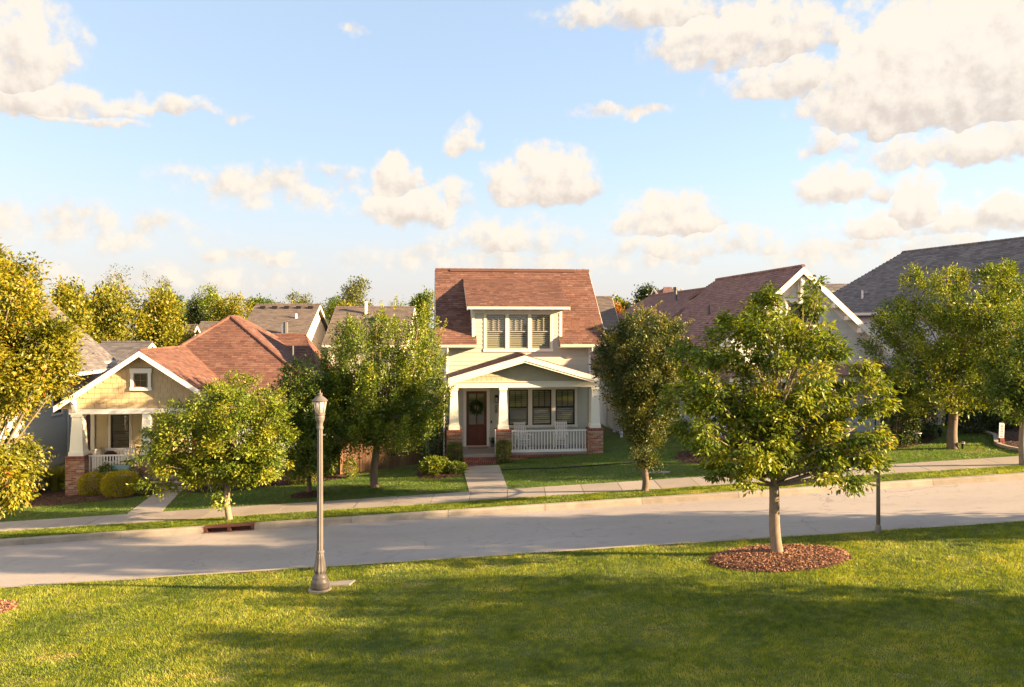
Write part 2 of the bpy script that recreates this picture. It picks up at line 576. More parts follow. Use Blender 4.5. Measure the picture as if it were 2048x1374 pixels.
M['leaforange'] = leaf_mat('autumn_orange_leaf', [(0, (.16, .075, .012)), (.5, (.30, .13, .015)), (1, (.40, .19, .02))])
M['leafbox'] = leaf_mat('golden_boxwood_leaf', [(0, (.17, .19, .01)), (.5, (.40, .36, .014)), (1, (.60, .44, .02))])
M['leafbright'] = leaf_mat('bright_green_leaf', [(0, (.05, .10, .015)), (.5, (.10, .19, .025)), (1, (.20, .28, .04))])
M['straw'] = leaf_mat('pale_reed_blade', [(0, (.13, .16, .02)), (.5, (.27, .29, .04)), (1, (.46, .38, .14))])
M['grass'] = leaf_mat('lawn_grass_blade', [(0, (.090, .145, .016)), (.3, (.205, .27, .026)), (.6, (.345, .37, .042)), (.85, (.50, .44, .10)), (1, (.58, .46, .19))], .45, .02)
M['grassdeep'] = leaf_mat('yard_grass_blade', [(0, (.060, .145, .012)), (.4, (.115, .22, .019)), (.7, (.20, .27, .03)), (.9, (.34, .30, .07)), (1, (.46, .36, .16))], .45, .02)


def road_mat():
    m, nt, out = new_mat('worn_pale_road')
    p = pos(nt)
    g = noise(nt, 45., 3., .7, p)
    b = noise(nt, .5, 5., .6, nd(nt, 'ShaderNodeVectorMath', {0: p, 1: (.35, 1, 1)}, operation='MULTIPLY').outputs[0])
    s = noise(nt, 3.0, 4., .6, p)
    c = mixc(nt, rng_map(nt, b, .35, .7), (.30, .27, .252), (.37, .335, .305))
    c = mixc(nt, rng_map(nt, s, .56, .72, 0, .35), c, (.19, .165, .15))
    k = math_n(nt, 'MULTIPLY_ADD', g, .5, .75)
    c = mixc(nt, 1.0, c, nd(nt, 'ShaderNodeCombineColor', {0: k, 1: k, 2: k}).outputs[0], 'MULTIPLY')
    # fine wandering cracks
    v = nd(nt, 'ShaderNodeTexVoronoi', {'Scale': .22}, feature='DISTANCE_TO_EDGE')
    wv = nd(nt, 'ShaderNodeTexNoise', {'Vector': p, 'Scale': 1.2, 'Detail': 4.0})
    pv = nd(nt, 'ShaderNodeVectorMath', {0: wv.outputs['Color'], 1: (1.2, 1.2, 0), 2: p}, operation='MULTIPLY_ADD').outputs[0]
    nt.links.new(pv, v.inputs['Vector'])
    ck = rng_map(nt, v.outputs['Distance'], .002, .005, .35, 0.)
    ck = math_n(nt, 'MULTIPLY', ck, rng_map(nt, noise(nt, .3, 2., .5, p), .45, .6))
    c = mixc(nt, ck, c, (.09, .08, .075))
    principled(nt, out, c, .8, bump(nt, g, .35, .006))
    return m


def ground_mat():
    m, nt, out = new_mat('lawn_soil')
    p = pos(nt)
    a = noise(nt, .5, 5., .6, p)
    b = noise(nt, 14., 4., .7, p)
    c = mixc(nt, rng_map(nt, a, .35, .65), (.065, .10, .018), (.12, .145, .03))
    c = mixc(nt, rng_map(nt, b, .35, .75), c, (.07, .07, .026))
    principled(nt, out, c, .95, bump(nt, b, .6, .03))
    return m


def lens_mat():
    m, nt, out = new_mat('frosted_lantern_lens')
    d = nd(nt, 'ShaderNodeBsdfDiffuse', {'Color': (.70, .64, .60, 1)})
    t = nd(nt, 'ShaderNodeBsdfTranslucent', {'Color': (.8, .74, .68, 1)})
    mx = nd(nt, 'ShaderNodeMixShader', {0: .5, 1: d.outputs[0], 2: t.outputs[0]})
    gl = nd(nt, 'ShaderNodeBsdfGlossy', {'Roughness': .15})
    m2 = nd(nt, 'ShaderNodeMixShader', {0: .08, 1: mx.outputs[0], 2: gl.outputs[0]})
    nt.links.new(m2.outputs[0], out.inputs[0])
    return m


M['road'] = road_mat()
M['ground'] = ground_mat()
M['lens'] = lens_mat()

rs = np.random.RandomState(11)
rnd = random.Random(5)


def vnoise(x, y, scale, seed):
    """smooth value noise for lawn colour"""
    r = np.random.RandomState(seed)
    G = r.rand(64, 64)
    a, b = x * scale + 1000.3, y * scale + 1000.7
    i, j = np.floor(a).astype(int), np.floor(b).astype(int)
    fx, fy = a - i, b - j
    fx, fy = fx * fx * (3 - 2 * fx), fy * fy * (3 - 2 * fy)
    i0, i1, j0, j1 = i % 64, (i + 1) % 64, j % 64, (j + 1) % 64
    return (G[i0, j0] * (1 - fx) + G[i1, j0] * fx) * (1 - fy) + (G[i0, j1] * (1 - fx) + G[i1, j1] * fx) * fy


# ------------------------------------------------------------------ land, road, kerbs, pavement
YN0, YN1 = 20.0, 20.15      # near kerb
YF0, YF1 = 25.17, 25.38      # far kerb
YS0, YS1 = 26.47, 27.92     # sidewalk
ROADZ = -.165


def build_ground():
    xs = sorted(set([-900, -400, -200, -120, -80] + list(range(-60, 61, 3)) + [80, 120, 200, 400, 900, -26, 26]))
    ys = [-300, -60, -20, -8, -4, 0, 4, 7, 10, 13, 16, 18.5, YN0, YN0 + .01, YF1 - .01, YF1, 26.4, 28, 31, 34, 38, 42, 46, 50, 56, 64, 72, 80, 86, 110, 160, 300, 700, 1600]
    V, fs = [], []
    for y in ys:
        for x in xs:
            z = gz(x, y)
            if YN0 + .005 < y < YF1 - .005:
                z -= .26
            V.append((x, y, z))
    n = len(xs)
    for j in range(len(ys) - 1):
        for i in range(n - 1):
            fs.append((j * n + i, j * n + i + 1, (j + 1) * n + i + 1, (j + 1) * n + i))
    g = np_mesh('ground', np.array(V, float), np.array(fs), M['ground'])
    tag(g, kind='structure')


def strip(name, x0, x1, y0, y1, dz, mat, parent=None, thick=0.0, xs=None):
    """sheet or slab that follows the street's slope"""
    m = MB()
    xs = xs or [x0, x1]
    for a, b in zip(xs[:-1], xs[1:]):
        za, zb = gz(a) + dz, gz(b) + dz
        if thick:
            m.hexa([(a, y0, za - thick), (b, y0, zb - thick), (b, y1, zb - thick), (a, y1, za - thick),
                    (a, y0, za), (b, y0, zb), (b, y1, zb), (a, y1, za)])
        else:
            m.add([(a, y0, za), (b, y0, zb), (b, y1, zb), (a, y1, za)], [(0, 1, 2, 3)])
    return m.build(name, mat, parent)


build_ground()
XR = [-80, -60, -40, -34, -30, -26, -13, 0, 13, 26, 30, 34, 40, 60, 80]
tag(strip('road', -80, 80, YN1 - .03, YF0 + .03, ROADZ, M['road'], xs=XR), kind='structure')

# storm drain takes one length of the far kerb
DR0, DR1 = gp(384, 1070).x, gp(496, 1058).x
kerb_root = tag(strip('kerb', -80, 80, YF0 + .04, YF1 - .02, -.05, M['kerb'], xs=XR), kind='structure')
kerb_joints = [DR0 - 2.6 - 3.05 * k for k in range(9, -1, -1)] + [DR0]
right_j = [DR1 + 3.05 * k for k in range(0, 12)]


def kerb_len(a, b):
    m = MB()
    a += .006; b -= .006
    za, zb = gz(a), gz(b)
    sec = [(YF0 - .03, ROADZ - .04), (YF0, -.02), (YF0 + .035, .012), (YF1, .012), (YF1, ROADZ - .04)]
    pa = [(a, y, za + z) for y, z in sec]
    pb = [(b, y, zb + z) for y, z in sec]
    n = len(sec)
    m.add(pa + pb, [tuple(range(n)), tuple(range(2 * n - 1, n - 1, -1))] + [(i, n + i, n + (i + 1) % n, (i + 1) % n) for i in range(n)])
    m.build('kerb_stone', M['kerb'], kerb_root)


for a, b in list(zip(kerb_joints[:-1], kerb_joints[1:])) + list(zip(right_j[:-1], right_j[1:])):
    kerb_len(a, b)
nk = tag(strip('near_kerb', -80, 80, YN0, YN1, -.004, M['kerb'], xs=XR, thick=.2), kind='structure')

# pavement: one slab per bay
walk_root = tag(strip('sidewalk', -80, 80, YS0 - .02, YS1 + .02, -.04, M['soil'], xs=XR), kind='structure')
SLAB = 1.275
X_WALK = gp(938, 1000).x
k = -18
while k < 18:
    x = X_WALK + k * SLAB
    m = MB()
    a, b = x + .009, x + SLAB - .009
    d = rnd.uniform(-.004, .004)
    za, zb = gz(a) + .022 + d, gz(b) + .022 + d + rnd.uniform(-.004, .004)
    m.hexa([(a, YS0, za - .1), (b, YS0, zb - .1), (b, YS1, zb - .1), (a, YS1, za - .1), (a, YS0, za), (b, YS0, zb), (b, YS1, zb), (a, YS1, za)])
    m.build('slab', M['conc'], walk_root)
    k += 1


def path_slabs(name, corners, n, dz=.02):
    """garden path: corners near-left, near-right, far-right, far-left"""
    c = [Vector(p) for p in corners]
    root = MB().add([(p.x, p.y, gz(p.x, p.y) + .004) for p in c], [(0, 1, 2, 3)]).build(name, M['soil'])
    tag(root, kind='structure')
    for i in range(n):
        f0, f1 = i / n + .004, (i + 1) / n - .004
        q = [c[0].lerp(c[3], f0), c[1].lerp(c[2], f0), c[1].lerp(c[2], f1), c[0].lerp(c[3], f1)]
        top = [(p.x, p.y, gz(p.x, p.y) + dz) for p in q]
        bot = [(x, y, z - .08) for x, y, z in top]
        MB().hexa(bot + top).build('slab', M['conc'], root)
    return root


PATH_C = [gp(938, 985), gp(1016, 981), gp(998, 931), gp(925, 933)]
for i in (0, 1):
    PATH_C[i].y = YS1 + .02
path_slabs('front_path', PATH_C, 3)
PATH_L = [gp(247, 1032), gp(318, 1027), gp(368, 977), gp(322, 978)]
for i in (0, 1):
    PATH_L[i].y = YS1 + .02
path_slabs('neighbour_path', PATH_L, 3)
PATH_R = [gp(1690, 937), gp(1775, 932), gp(1740, 905), gp(1700, 906)]
for i in (0, 1):
    PATH_R[i].y = YS1 + .02
path_slabs('corner_path', PATH_R, 2)

# storm drain
dr = empty('storm_drain', (DR0, YF0, gz(DR0)))
tag(dr, 'rust red cast iron kerb inlet with two openings in the far kerb', 'storm drain')
m = MB()
W_ = DR1 - DR0
sl = SLOPE


def drbox(m, x0, x1, y0, y1, z0, z1):
    m.hexa([(x0, y0, z0 + sl * x0), (x1, y0, z0 + sl * x1), (x1, y1, z0 + sl * x1), (x0, y1, z0 + sl * x0),
            (x0, y0, z1 + sl * x0), (x1, y0, z1 + sl * x1), (x1, y1, z1 + sl * x1), (x0, y1, z1 + sl * x0)])


drbox(m, .0, W_, -.005, .23, -.035, .016)
m.build('hood', M['iron'], dr)
for x in (0.0, W_ / 2 - .05, W_ - .1):
    m = MB(); drbox(m, x, x + .1, .0, .2, ROADZ - .05, -.036); m.build('upright', M['iron'], dr)
m = MB(); drbox(m, .0, W_, -.10, -.004, ROADZ - .05, ROADZ + .012); m.build('sill', M['iron'], dr)
m = MB(); drbox(m, .1, W_ - .1, .17, .2, ROADZ - .06, -.04); m.build('back_plate', M['iron'], dr)

# ------------------------------------------------------------------ house building kit
class Face:
    """a wall plane: along a, outward d, up w"""
    def __init__(s, kind, c):
        s.kind, s.c = kind, c

    def __call__(s, a, d, w):
        if s.kind == '-v': return (a, s.c - d, w)
        if s.kind == '+u': return (s.c + d, a, w)
        if s.kind == '-u': return (s.c - d, a, w)
        return (a, s.c + d, w)

    def box(s, mb, a0, a1, d0, d1, w0, w1, t=0.0):
        p = [s(a0, d0, w0), s(a1, d0, w0), s(a1, d1, w0), s(a0, d1, w0), s(a0, d0, w1), s(a1, d0, w1), s(a1, d1, w1), s(a0, d1, w1)]
        return mb.hexa(p, t)


def wall_sheet(parent, fc, a0, a1, w0, w1, holes, mat, thick=.14, name='wall'):
    A = sorted(set([a0, a1] + [h[0] for h in holes] + [h[1] for h in holes]))
    B = sorted(set([w0, w1] + [h[2] for h in holes] + [h[3] for h in holes]))
    A = [x for x in A if a0 - 1e-6 <= x <= a1 + 1e-6]
    B = [x for x in B if w0 - 1e-6 <= x <= w1 + 1e-6]
    m = MB()
    for i in range(len(A) - 1):
        for j in range(len(B) - 1):
            ca, cb = (A[i] + A[i + 1]) / 2, (B[j] + B[j + 1]) / 2
            if any(h[0] < ca < h[1] and h[2] < cb < h[3] for h in holes):
                continue
            for d in (0, -thick):
                m.add([fc(A[i], d, B[j]), fc(A[i + 1], d, B[j]), fc(A[i + 1], d, B[j + 1]), fc(A[i], d, B[j + 1])], [(0, 1, 2, 3)])
    for h in holes:
        for (p, q) in (((h[0], h[2]), (h[1], h[2])), ((h[1], h[2]), (h[1], h[3])), ((h[1], h[3]), (h[0], h[3])), ((h[0], h[3]), (h[0], h[2]))):
            m.add([fc(p[0], 0, p[1]), fc(q[0], 0, q[1]), fc(q[0], -thick, q[1]), fc(p[0], -thick, p[1])], [(0, 1, 2, 3)])
    return m.build(name, mat, parent)


def cut(a0, a1, w0, w1, holes):
    segs = [(a0, a1)]
    for h in holes:
        if h[2] < w1 - .01 and h[3] > w0 + .01:
            ns = []
            for s in segs:
                if h[1] <= s[0] or h[0] >= s[1]:
                    ns.append(s); continue
                if h[0] > s[0] + .03: ns.append((s[0], h[0]))
                if h[1] < s[1] - .03: ns.append((h[1], s[1]))
            segs = ns
    return segs


def lap_siding(parent, fc, rangef, w0, w1, expo, holes, mat):
    w = w0
    while w < w1 - .02:
        t = min(w + expo, w1)
        b0, b1 = rangef(w)
        c0, c1 = rangef(t)
        lo, hi = max(b0, c0) if c0 > b0 else b0, min(b1, c1) if c1 < b1 else b1
        lo, hi = b0, b1
        if hi - lo > .05:
            for s0, s1 in cut(lo, hi, w, t, holes):
                e0 = s0 + (max(0, c0 - b0) if s0 == lo else 0)
                e1 = s1 - (max(0, b1 - c1) if s1 == hi else 0)
                if e1 - e0 < .03:
                    continue
                m = MB()
                m.hexa([fc(s0, .002, w), fc(s1, .002, w), fc(s1, .024, w), fc(s0, .024, w),
                        fc(e0, .002, t), fc(e1, .002, t), fc(e1, .008, t), fc(e0, .008, t)])
                m.build('siding_board', mat, parent)
        w = t


_shake = {}


def shakes(parent, fc, rangef, w0, w1, expo, wid, holes, mat):
    """wall shingles, each its own piece; alike widths share a mesh"""
    widths = [wid * .82, wid, wid * 1.18]
    row = 0
    w = w0
    while w < w1 - .05:
        t = min(w + expo, w1)
        mid = w + (t - w) * .35
        lo, hi = rangef(mid)
        a = lo + (row % 2) * wid * .45 - wid * .5
        while a < hi:
            cw = rnd.choice(widths)
            s0, s1 = max(a, lo), min(a + cw, hi)
            a += cw
            if s1 - s0 < .05:
                continue
            if any(h[0] - .02 < (s0 + s1) / 2 < h[1] + .02 and h[2] < t - .03 and h[3] > w + .03 for h in holes):
                continue
            full = abs(s1 - s0 - cw) < 1e-6
            key = (round(cw, 4), round(t - w, 4), mat.name, fc.kind)
            if full and key in _shake:
                me = _shake[key]
            else:
                m = MB()
                L_, H = s1 - s0 - .012, t - w + .02
                f0 = Face(fc.kind, 0)
                m.hexa([f0(0, .004, 0), f0(L_, .004, 0), f0(L_, .024, 0), f0(0, .024, 0), f0(0, .001, H), f0(L_, .001, H), f0(L_, .006, H), f0(0, .006, H)])
                me = bpy.data.meshes.new('wall_shingle')
                me.from_pydata(m.v, [], m.f)
                me.materials.append(mat)
                if full:
                    _shake[key] = me
            o = bpy.data.objects.new('wall_shingle', me)
            link(o, parent)
            o.location = fc(s0 + .006, rnd.uniform(0, .004), w + rnd.uniform(-.006, .006))
        w = t
        row += 1


def window(parent, fc, a0, a1, w0, w1, frame, trim=None, tw=(.1, .1, .12, .1), slats=0, mx=0, my=0, double=True, slat_mat=None, name='window', fw=.05):
    m = MB()
    fc.box(m, a0, a0 + fw, -.09, .012, w0, w1)
    fc.box(m, a1 - fw, a1, -.09, .012, w0, w1)
    fc.box(m, a0 + fw, a1 - fw, -.09, .012, w1 - fw, w1)
    fc.box(m, a0 + fw, a1 - fw, -.09, .012, w0, w0 + fw)
    mid = (w0 + w1) / 2
    if double:
        fc.box(m, a0 + fw, a1 - fw, -.06, -.01, mid - .025, mid + .025)
    lo = mid if double else w0
    for i in range(1, mx):
        x = a0 + fw + (a1 - a0 - 2 * fw) * i / mx
        fc.box(m, x - .012, x + .012, -.05, -.015, lo + .02, w1 - fw)
    for i in range(1, my):
        y = lo + (w1 - lo) * i / my
        fc.box(m, a0 + fw, a1 - fw, -.051, -.016, y - .012, y + .012)
    win = m.build(name, frame, parent)
    for z0, z1 in (((w0 + fw, mid - .02), (mid + .02, w1 - fw)) if double else ((w0 + fw, w1 - fw),)):
        p = MB()
        fc.box(p, a0 + fw - .005, a1 - fw + .005, -.038, -.032, z0, z1)
        p.build('pane', M['glass'], win)
    if trim is not None:
        l, r, t, b = tw
        for nm, q in (('casing', (a0 - l, a0, w0, w1)), ('casing', (a1, a1 + r, w0, w1)), ('head_casing', (a0 - l - .03, a1 + r + .03, w1, w1 + t)), ('sill', (a0 - l - .03, a1 + r + .03, w0 - b, w0))):
            if q[1] - q[0] < .02 or q[3] - q[2] < .02:
                continue
            p = MB()
            ex = .012 if nm in ('head_casing', 'sill') else 0
            fc.box(p, q[0], q[1], 0, .038 + ex, q[2], q[3])
            p.build(nm, trim, win)
    if slats:
        s = MB()
        L_ = a1 - a0 - 2 * fw - .02
        h = (w1 - w0 - 2 * fw) / slats
        f0 = Face(fc.kind, 0)
        s.hexa([f0(0, -.022, .24 * h), f0(L_, -.022, .24 * h), f0(L_, .022, -.32 * h), f0(0, .022, -.32 * h),
                f0(0, -.022, .32 * h), f0(L_, -.022, .32 * h), f0(L_, .022, -.24 * h), f0(0, .022, -.24 * h)])
        me = bpy.data.meshes.new('slat')
        me.from_pydata(s.v, [], s.f)
        me.materials.append(slat_mat or M['blind'])
        for i in range(slats):
            o = bpy.data.objects.new('slat', me)
            link(o, win)
            o.location = fc(a0 + fw + .01, -.068, w0 + fw + h * (i + .5))
    return win


_sh_mesh = {}


def shingle_piece(m, o, e, s, n, a0, a1, b0, b1, lift=0.0, t=0.0):
    hb, ht = .020 + lift, .006
    P = lambda a, b, h: o + e * a + s * b + n * h
    m.add([P(a0, b0, hb), P(a1, b0, hb), P(a1, b1, ht), P(a0, b1, ht), P(a0, b0, 0), P(a1, b0, 0), P(a1, b1, 0), P(a0, b1, 0)],
          [(0, 1, 2, 3), (4, 5, 1, 0), (5, 6, 2, 1), (7, 4, 0, 3)], t)


def roof_plane(parent, corners, mat, thick=.13, expo=.145, singles=0, name='roof', deck=None, wid=.26):
    c = [Vector(p) for p in corners]
    e = (c[1] - c[0]).normalized()
    n = e.cross(c[2] - c[0]).normalized()
    o = c[0]
    if n.z < 0:
        o = c[1]; e = -e; n = -n
    s = n.cross(e).normalized()
    poly = [((p - o).dot(e), (p - o).dot(s)) for p in c]
    rf = MB().prism(corners, (0, 0, -thick)).build(name, deck or mat, parent)
    bmax = max(p[1] for p in poly)
    st = MB()
    made = 0
    b = -.02
    row = 0
    while b < bmax - .03:
        b1 = min(b + expo, bmax)
        bm = min(max((b + b1) / 2, .001), bmax - .001)
        xs = []
        for i in range(len(poly)):
            p, q = poly[i], poly[(i + 1) % len(poly)]
            if (p[1] - bm) * (q[1] - bm) < 0:
                xs.append(p[0] + (q[0] - p[0]) * (bm - p[1]) / (q[1] - p[1]))
        if len(xs) >= 2:
            lo, hi = min(xs) - .012, max(xs) + .012
            a = lo - rnd.uniform(0, wid)
            while a < hi:
                cw = rnd.choice((wid * .75, wid, wid * 1.3))
                s0, s1 = max(a, lo), min(a + cw, hi)
                a += cw
                if s1 - s0 < .03:
                    continue
                lift = rnd.choice((0, 0, .004, .008))
                if made < singles and abs(s1 - s0 - cw) < 1e-6 and b1 - b > expo - .001 and (row + made) % 2 == 0:
                    key = (round(cw, 3), mat.name)
                    if key not in _sh_mesh:
                        q = MB()
                        shingle_piece(q, Vector((0, 0, 0)), Vector((1, 0, 0)), Vector((0, 1, 0)), Vector((0, 0, 1)), 0, cw - .007, 0, expo * 1.1)
                        me = bpy.data.meshes.new('shingle')
                        me.from_pydata(q.v, [], q.f)
                        me.materials.append(mat)
                        _sh_mesh[key] = me
                    ob = bpy.data.objects.new('shingle', _sh_mesh[key])
                    link(ob, rf)
                    pt = o + e * s0 + s * b + n * (.001 + lift)
                    ob.matrix_basis = Matrix(((e.x, s.x, n.x, pt.x), (e.y, s.y, n.y, pt.y), (e.z, s.z, n.z, pt.z), (0, 0, 0, 1)))
                    made += 1
                else:
                    shingle_piece(st, o + n * .001, e, s, n, s0 + .0035, s1 - .0035, b, min(b1 + expo * .1, bmax + .02), lift, rnd.random())
        b = b1
        row += 1
    if st.v:
        tag(st.build('shingle_field', mat, rf, tint=True), kind='stuff')
    return rf


def ridge_cap(parent, p, q, mat, r=.075, name='ridge_cap'):
    p, q = Vector(p), Vector(q)
    L_ = (q - p).length
    n = max(1, int(L_ / .3))
    m = MB()
    d = (q - p).normalized()
    for i in range(n):
        a = p.lerp(q, i / n)
        b = p.lerp(q, (i + 1.12) / n)
        m.tube([a + Vector((0, 0, .004)), b + Vector((0, 0, -.006))], [r, r * .94], 6, True, rnd.random())
    return m.build(name, mat, parent, tint=True)


def bricks(m, x0, x1, y0, y1, z0, z1, faces='xXyY', bl=.20, bh=.062, jt=.011, proud=.007, soldier=False):
    if soldier:
        bl, bh = .07, z1 - z0 - jt
    row = 0
    z = z0 + jt * .5
    while z + bh <= z1 + .012:
        for f in faces:
            if f in 'yY':
                a0, a1 = x0, x1
            else:
                a0, a1 = y0, y1
            a = a0 - (bl * .5 if row % 2 else 0)
            while a < a1:
                s0, s1 = max(a, a0), min(a + bl, a1)
                a += bl + jt
                if s1 - s0 < .03:
                    continue
                pr = proud + rnd.uniform(-.003, .004)
                t = rnd.random()
                if f == 'y': m.box(s0, s1, y0 - pr, y0 + .01, z, z + bh, t)
                elif f == 'Y': m.box(s0, s1, y1 - .01, y1 + pr, z, z + bh, t)
                elif f == 'x': m.box(x0 - pr, x0 + .01, s0, s1, z, z + bh, t)
                else: m.box(x1 - .01, x1 + pr, s0, s1, z, z + bh, t)
        z += bh + jt
        row += 1


def pier(parent, cx, cy, hw, z0, z1, mat, capmat=None):
    p = MB().box(cx - hw, cx + hw, cy - hw, cy + hw, z0, z1 - .1).build('pier', M['mortar'], parent)
    m = MB()
    bricks(m, cx - hw, cx + hw, cy - hw, cy + hw, z0, z1 - .12)
    tag(m.build('bricks', mat, p, tint=True), kind='stuff')
    m = MB().box(cx - hw - .005, cx + hw + .005, cy - hw - .005, cy + hw + .005, z1 - .1, z1 - .01)
    m.build('cap_bed', M['mortar'], p)
    m = MB()
    bricks(m, cx - hw - .005, cx + hw + .005, cy - hw - .005, cy + hw + .005, z1 - .11, z1, soldier=True, proud=.02)
    m.box(cx - hw - .012, cx + hw + .012, cy - hw - .012, cy + hw + .012, z1 - .015, z1 + .004, .3)
    tag(m.build('cap_bricks', M['brickred'], p, tint=True), kind='stuff')
    return p


def column(parent, cx, cy, z0, z1, b, t, mat):
    m = MB()
    m.frustum(cx, cy, z0 + .005, z0 + .16, b + .035, b + .028)
    m.frustum(cx, cy, z0 + .16, z0 + .185, b + .028, b)
    m.frustum(cx, cy, z0 + .185, z1 - .14, b, t)
    m.frustum(cx, cy, z1 - .14, z1 - .11, t, t + .028)
    m.frustum(cx, cy, z1 - .11, z1 - .002, t + .028, t + .028)
    return m.build('column', mat, parent)


def railing(parent, p, q, z0, z1, n, mat, w=.04):
    p, q = Vector(p), Vector(q)
    r = MB()
    r.bar((p.x, p.y, z1 - .03), (q.x, q.y, z1 - .03), .075, .06)
    rl = r.build('railing', mat, parent)
    b = MB()
    b.bar((p.x, p.y, z0 + .06), (q.x, q.y, z0 + .06), .06, .11)
    b.build('bottom_rail', mat, rl)
    s = MB().box(-w / 2, w / 2, -w / 2, w / 2, 0, z1 - z0 - .17)
    me = None
    for i in range(n):
        t = (i + .5) / n
        if me is None:
            o = s.build('baluster', mat, rl); me = o.data
        else:
            o = bpy.data.objects.new('baluster', me); link(o, rl)
        c = p.lerp(q, t)
        o.location = (c.x, c.y, z0 + .114)
    return rl


def gable_range(peak_u, peak_w, m, inset):
    return lambda w: (peak_u - max(0, (peak_w - w) / m - inset), peak_u + max(0, (peak_w - w) / m - inset))


def rake(parent, v0, v1, pu, pw, hw, m, depth, mat, drop=0.0, name='rake_board', ends=(1, 1)):
    """sloped trim boards of a gable, left and right"""
    for sgn in (-1, 1):
        ue = pu + sgn * hw
        we = pw - m * hw
        pts = [(pu, v0, pw - drop), (ue, v0, we - drop), (ue, v0, we - drop - depth), (pu, v0, pw - drop - depth)]
        MB().prism(pts, (0, v1 - v0, 0)).build(name, mat, parent)


# ------------------------------------------------------------------ the house in the middle
YAW = R(6)
CH = Frame(.54, 33.9, YAW)
ch = empty('house', (CH.x, CH.y, 0), YAW)
tag(ch, 'sage cottage in the middle with red-brown roof, wide dormer and brick-pier porch', 'house')
VW = 2.25
FW = Face('-v', VW)
FLOOR = .56
uL, _ = CH.V(VW, 892, 750)
uR, _ = CH.V(VW, 1181, 750)
wE = CH.V(1.8, 1150, 689)[1]
RV, RW = 6.17, 0
RW = CH.V(RV, 1020, 541)[1]
PITCH = (RW - wE) / (RV - 1.8)
uRoofL = CH.V(RV, 870.5, 541)[0]
uRoofR = CH.V(RV, 1176.5, 541)[0]
VB = 2 * RV - VW
gL, gR = CH.g(uL, VW), CH.g(uR, VW)

# windows of the porch wall and upper floor
def rectV(fr, v, x0, x1, y0, y1):
    a0, b1 = fr.V(v, x0, y0)
    a1, b0 = fr.V(v, x1, y1)
    _, t = fr.V(v, (x0 + x1) / 2, y0)
    _, b = fr.V(v, (x0 + x1) / 2, y1)
    return a0, a1, b, t


low_wins = [rectV(CH, VW, 1017.5, 1056, 779, 849.5), rectV(CH, VW, 1064.4, 1102.7, 779, 849.5), rectV(CH, VW, 1111, 1149.3, 779, 849.5)]
lz0, lz1 = low_wins[1][2], low_wins[1][3]
low_wins = [(a, b, lz0, lz1) for a, b, _, _ in low_wins]
up_wins = [rectV(CH, VW, 972.5, 1011, 628.6, 697.5), rectV(CH, VW, 1017.6, 1056, 628.6, 697.5), rectV(CH, VW, 1062.5, 1100.6, 628.6, 697.5)]
uz0, uz1 = up_wins[1][2], up_wins[1][3]
up_wins = [(a, b, uz0, uz1) for a, b, _, _ in up_wins]
dr_ = rectV(CH, VW, 932.5, 973.5, 782, 892)
door = (dr_[0], dr_[1], FLOOR + .02, dr_[3])
dormL, dormR = CH.V(VW, 944, 640)[0], CH.V(VW, 1124, 640)[0]
dormTop = CH.V(VW, 1030, 616)[1]
holes = low_wins + up_wins + [door]
wall_sheet(ch, FW, uL, uR, FLOOR - .5, wE + .25, holes, M['siding'])
wall_sheet(ch, FW, dormL, dormR, wE + .25, dormTop + .05, up_wins, M['siding'], name='dormer_wall')
# side and back walls
m = MB()
for u in (uL, uR):
    z = min(CH.g(u, VW), CH.g(u, VB)) - .3
    m.add([(u, VW, z), (u, VB, z), (u, VB, wE + .2), (u, RV, RW - .2), (u, VW, wE + .2)], [(0, 1, 2, 3, 4)])
m.add([(uL, VB, -.5), (uR, VB, -.5), (uR, VB, wE + .2), (uL, VB, wE + .2)], [(0, 1, 2, 3)])
m.build('wall', M['siding'], ch)
MB().box(uL + .05, uR - .05, VW + .16, VB - .1, FLOOR - .3, FLOOR - .2).build('ground_floor', M['dark'], ch)
MB().box(uL + .05, uR - .05, VW + .16, VB - .1, 3.45, 3.55).build('upper_floor', M['dark'], ch)
# siding boards
trimbox = lambda ws, l, t, b: (ws[0][0] - l, ws[-1][1] + l, ws[0][2] - b, ws[0][3] + t)
lowtrim = trimbox(low_wins, .11, .16, .12)
uptrim = trimbox(up_wins, .10, .05, .13)
doortrim = (door[0] - .14, door[1] + .14, FLOOR, door[3] + .2)
fullr = lambda w: (uL + .1, uR - .1)
lap_siding(ch, FW, fullr, FLOOR + .02, 3.35, .19, [lowtrim, doortrim], M['siding'])
lap_siding(ch, FW, fullr, 3.62, wE + .02, .19, [uptrim], M['siding'])
lap_siding(ch, FW, lambda w: (dormL + .12, dormR - .12), wE + .02, dormTop - .22, .19, [uptrim], M['siding'])
for u in (uL, uR - .1):
    MB().box(u, u + .1, VW - .034, VW + .02, FLOOR - .3, wE).build('corner_board', M['trim'], ch)
for u in (dormL, dormR - .12):
    MB().box(u, u + .12, VW - .036, VW + .02, CH.V(VW, 950, 674)[1], dormTop).build('dormer_corner_board', M['trim'], ch)
MB().box(dormL + .12, dormR - .12, VW - .035, VW + .02, dormTop - .22, dormTop).build('dormer_frieze', M['trim'], ch)
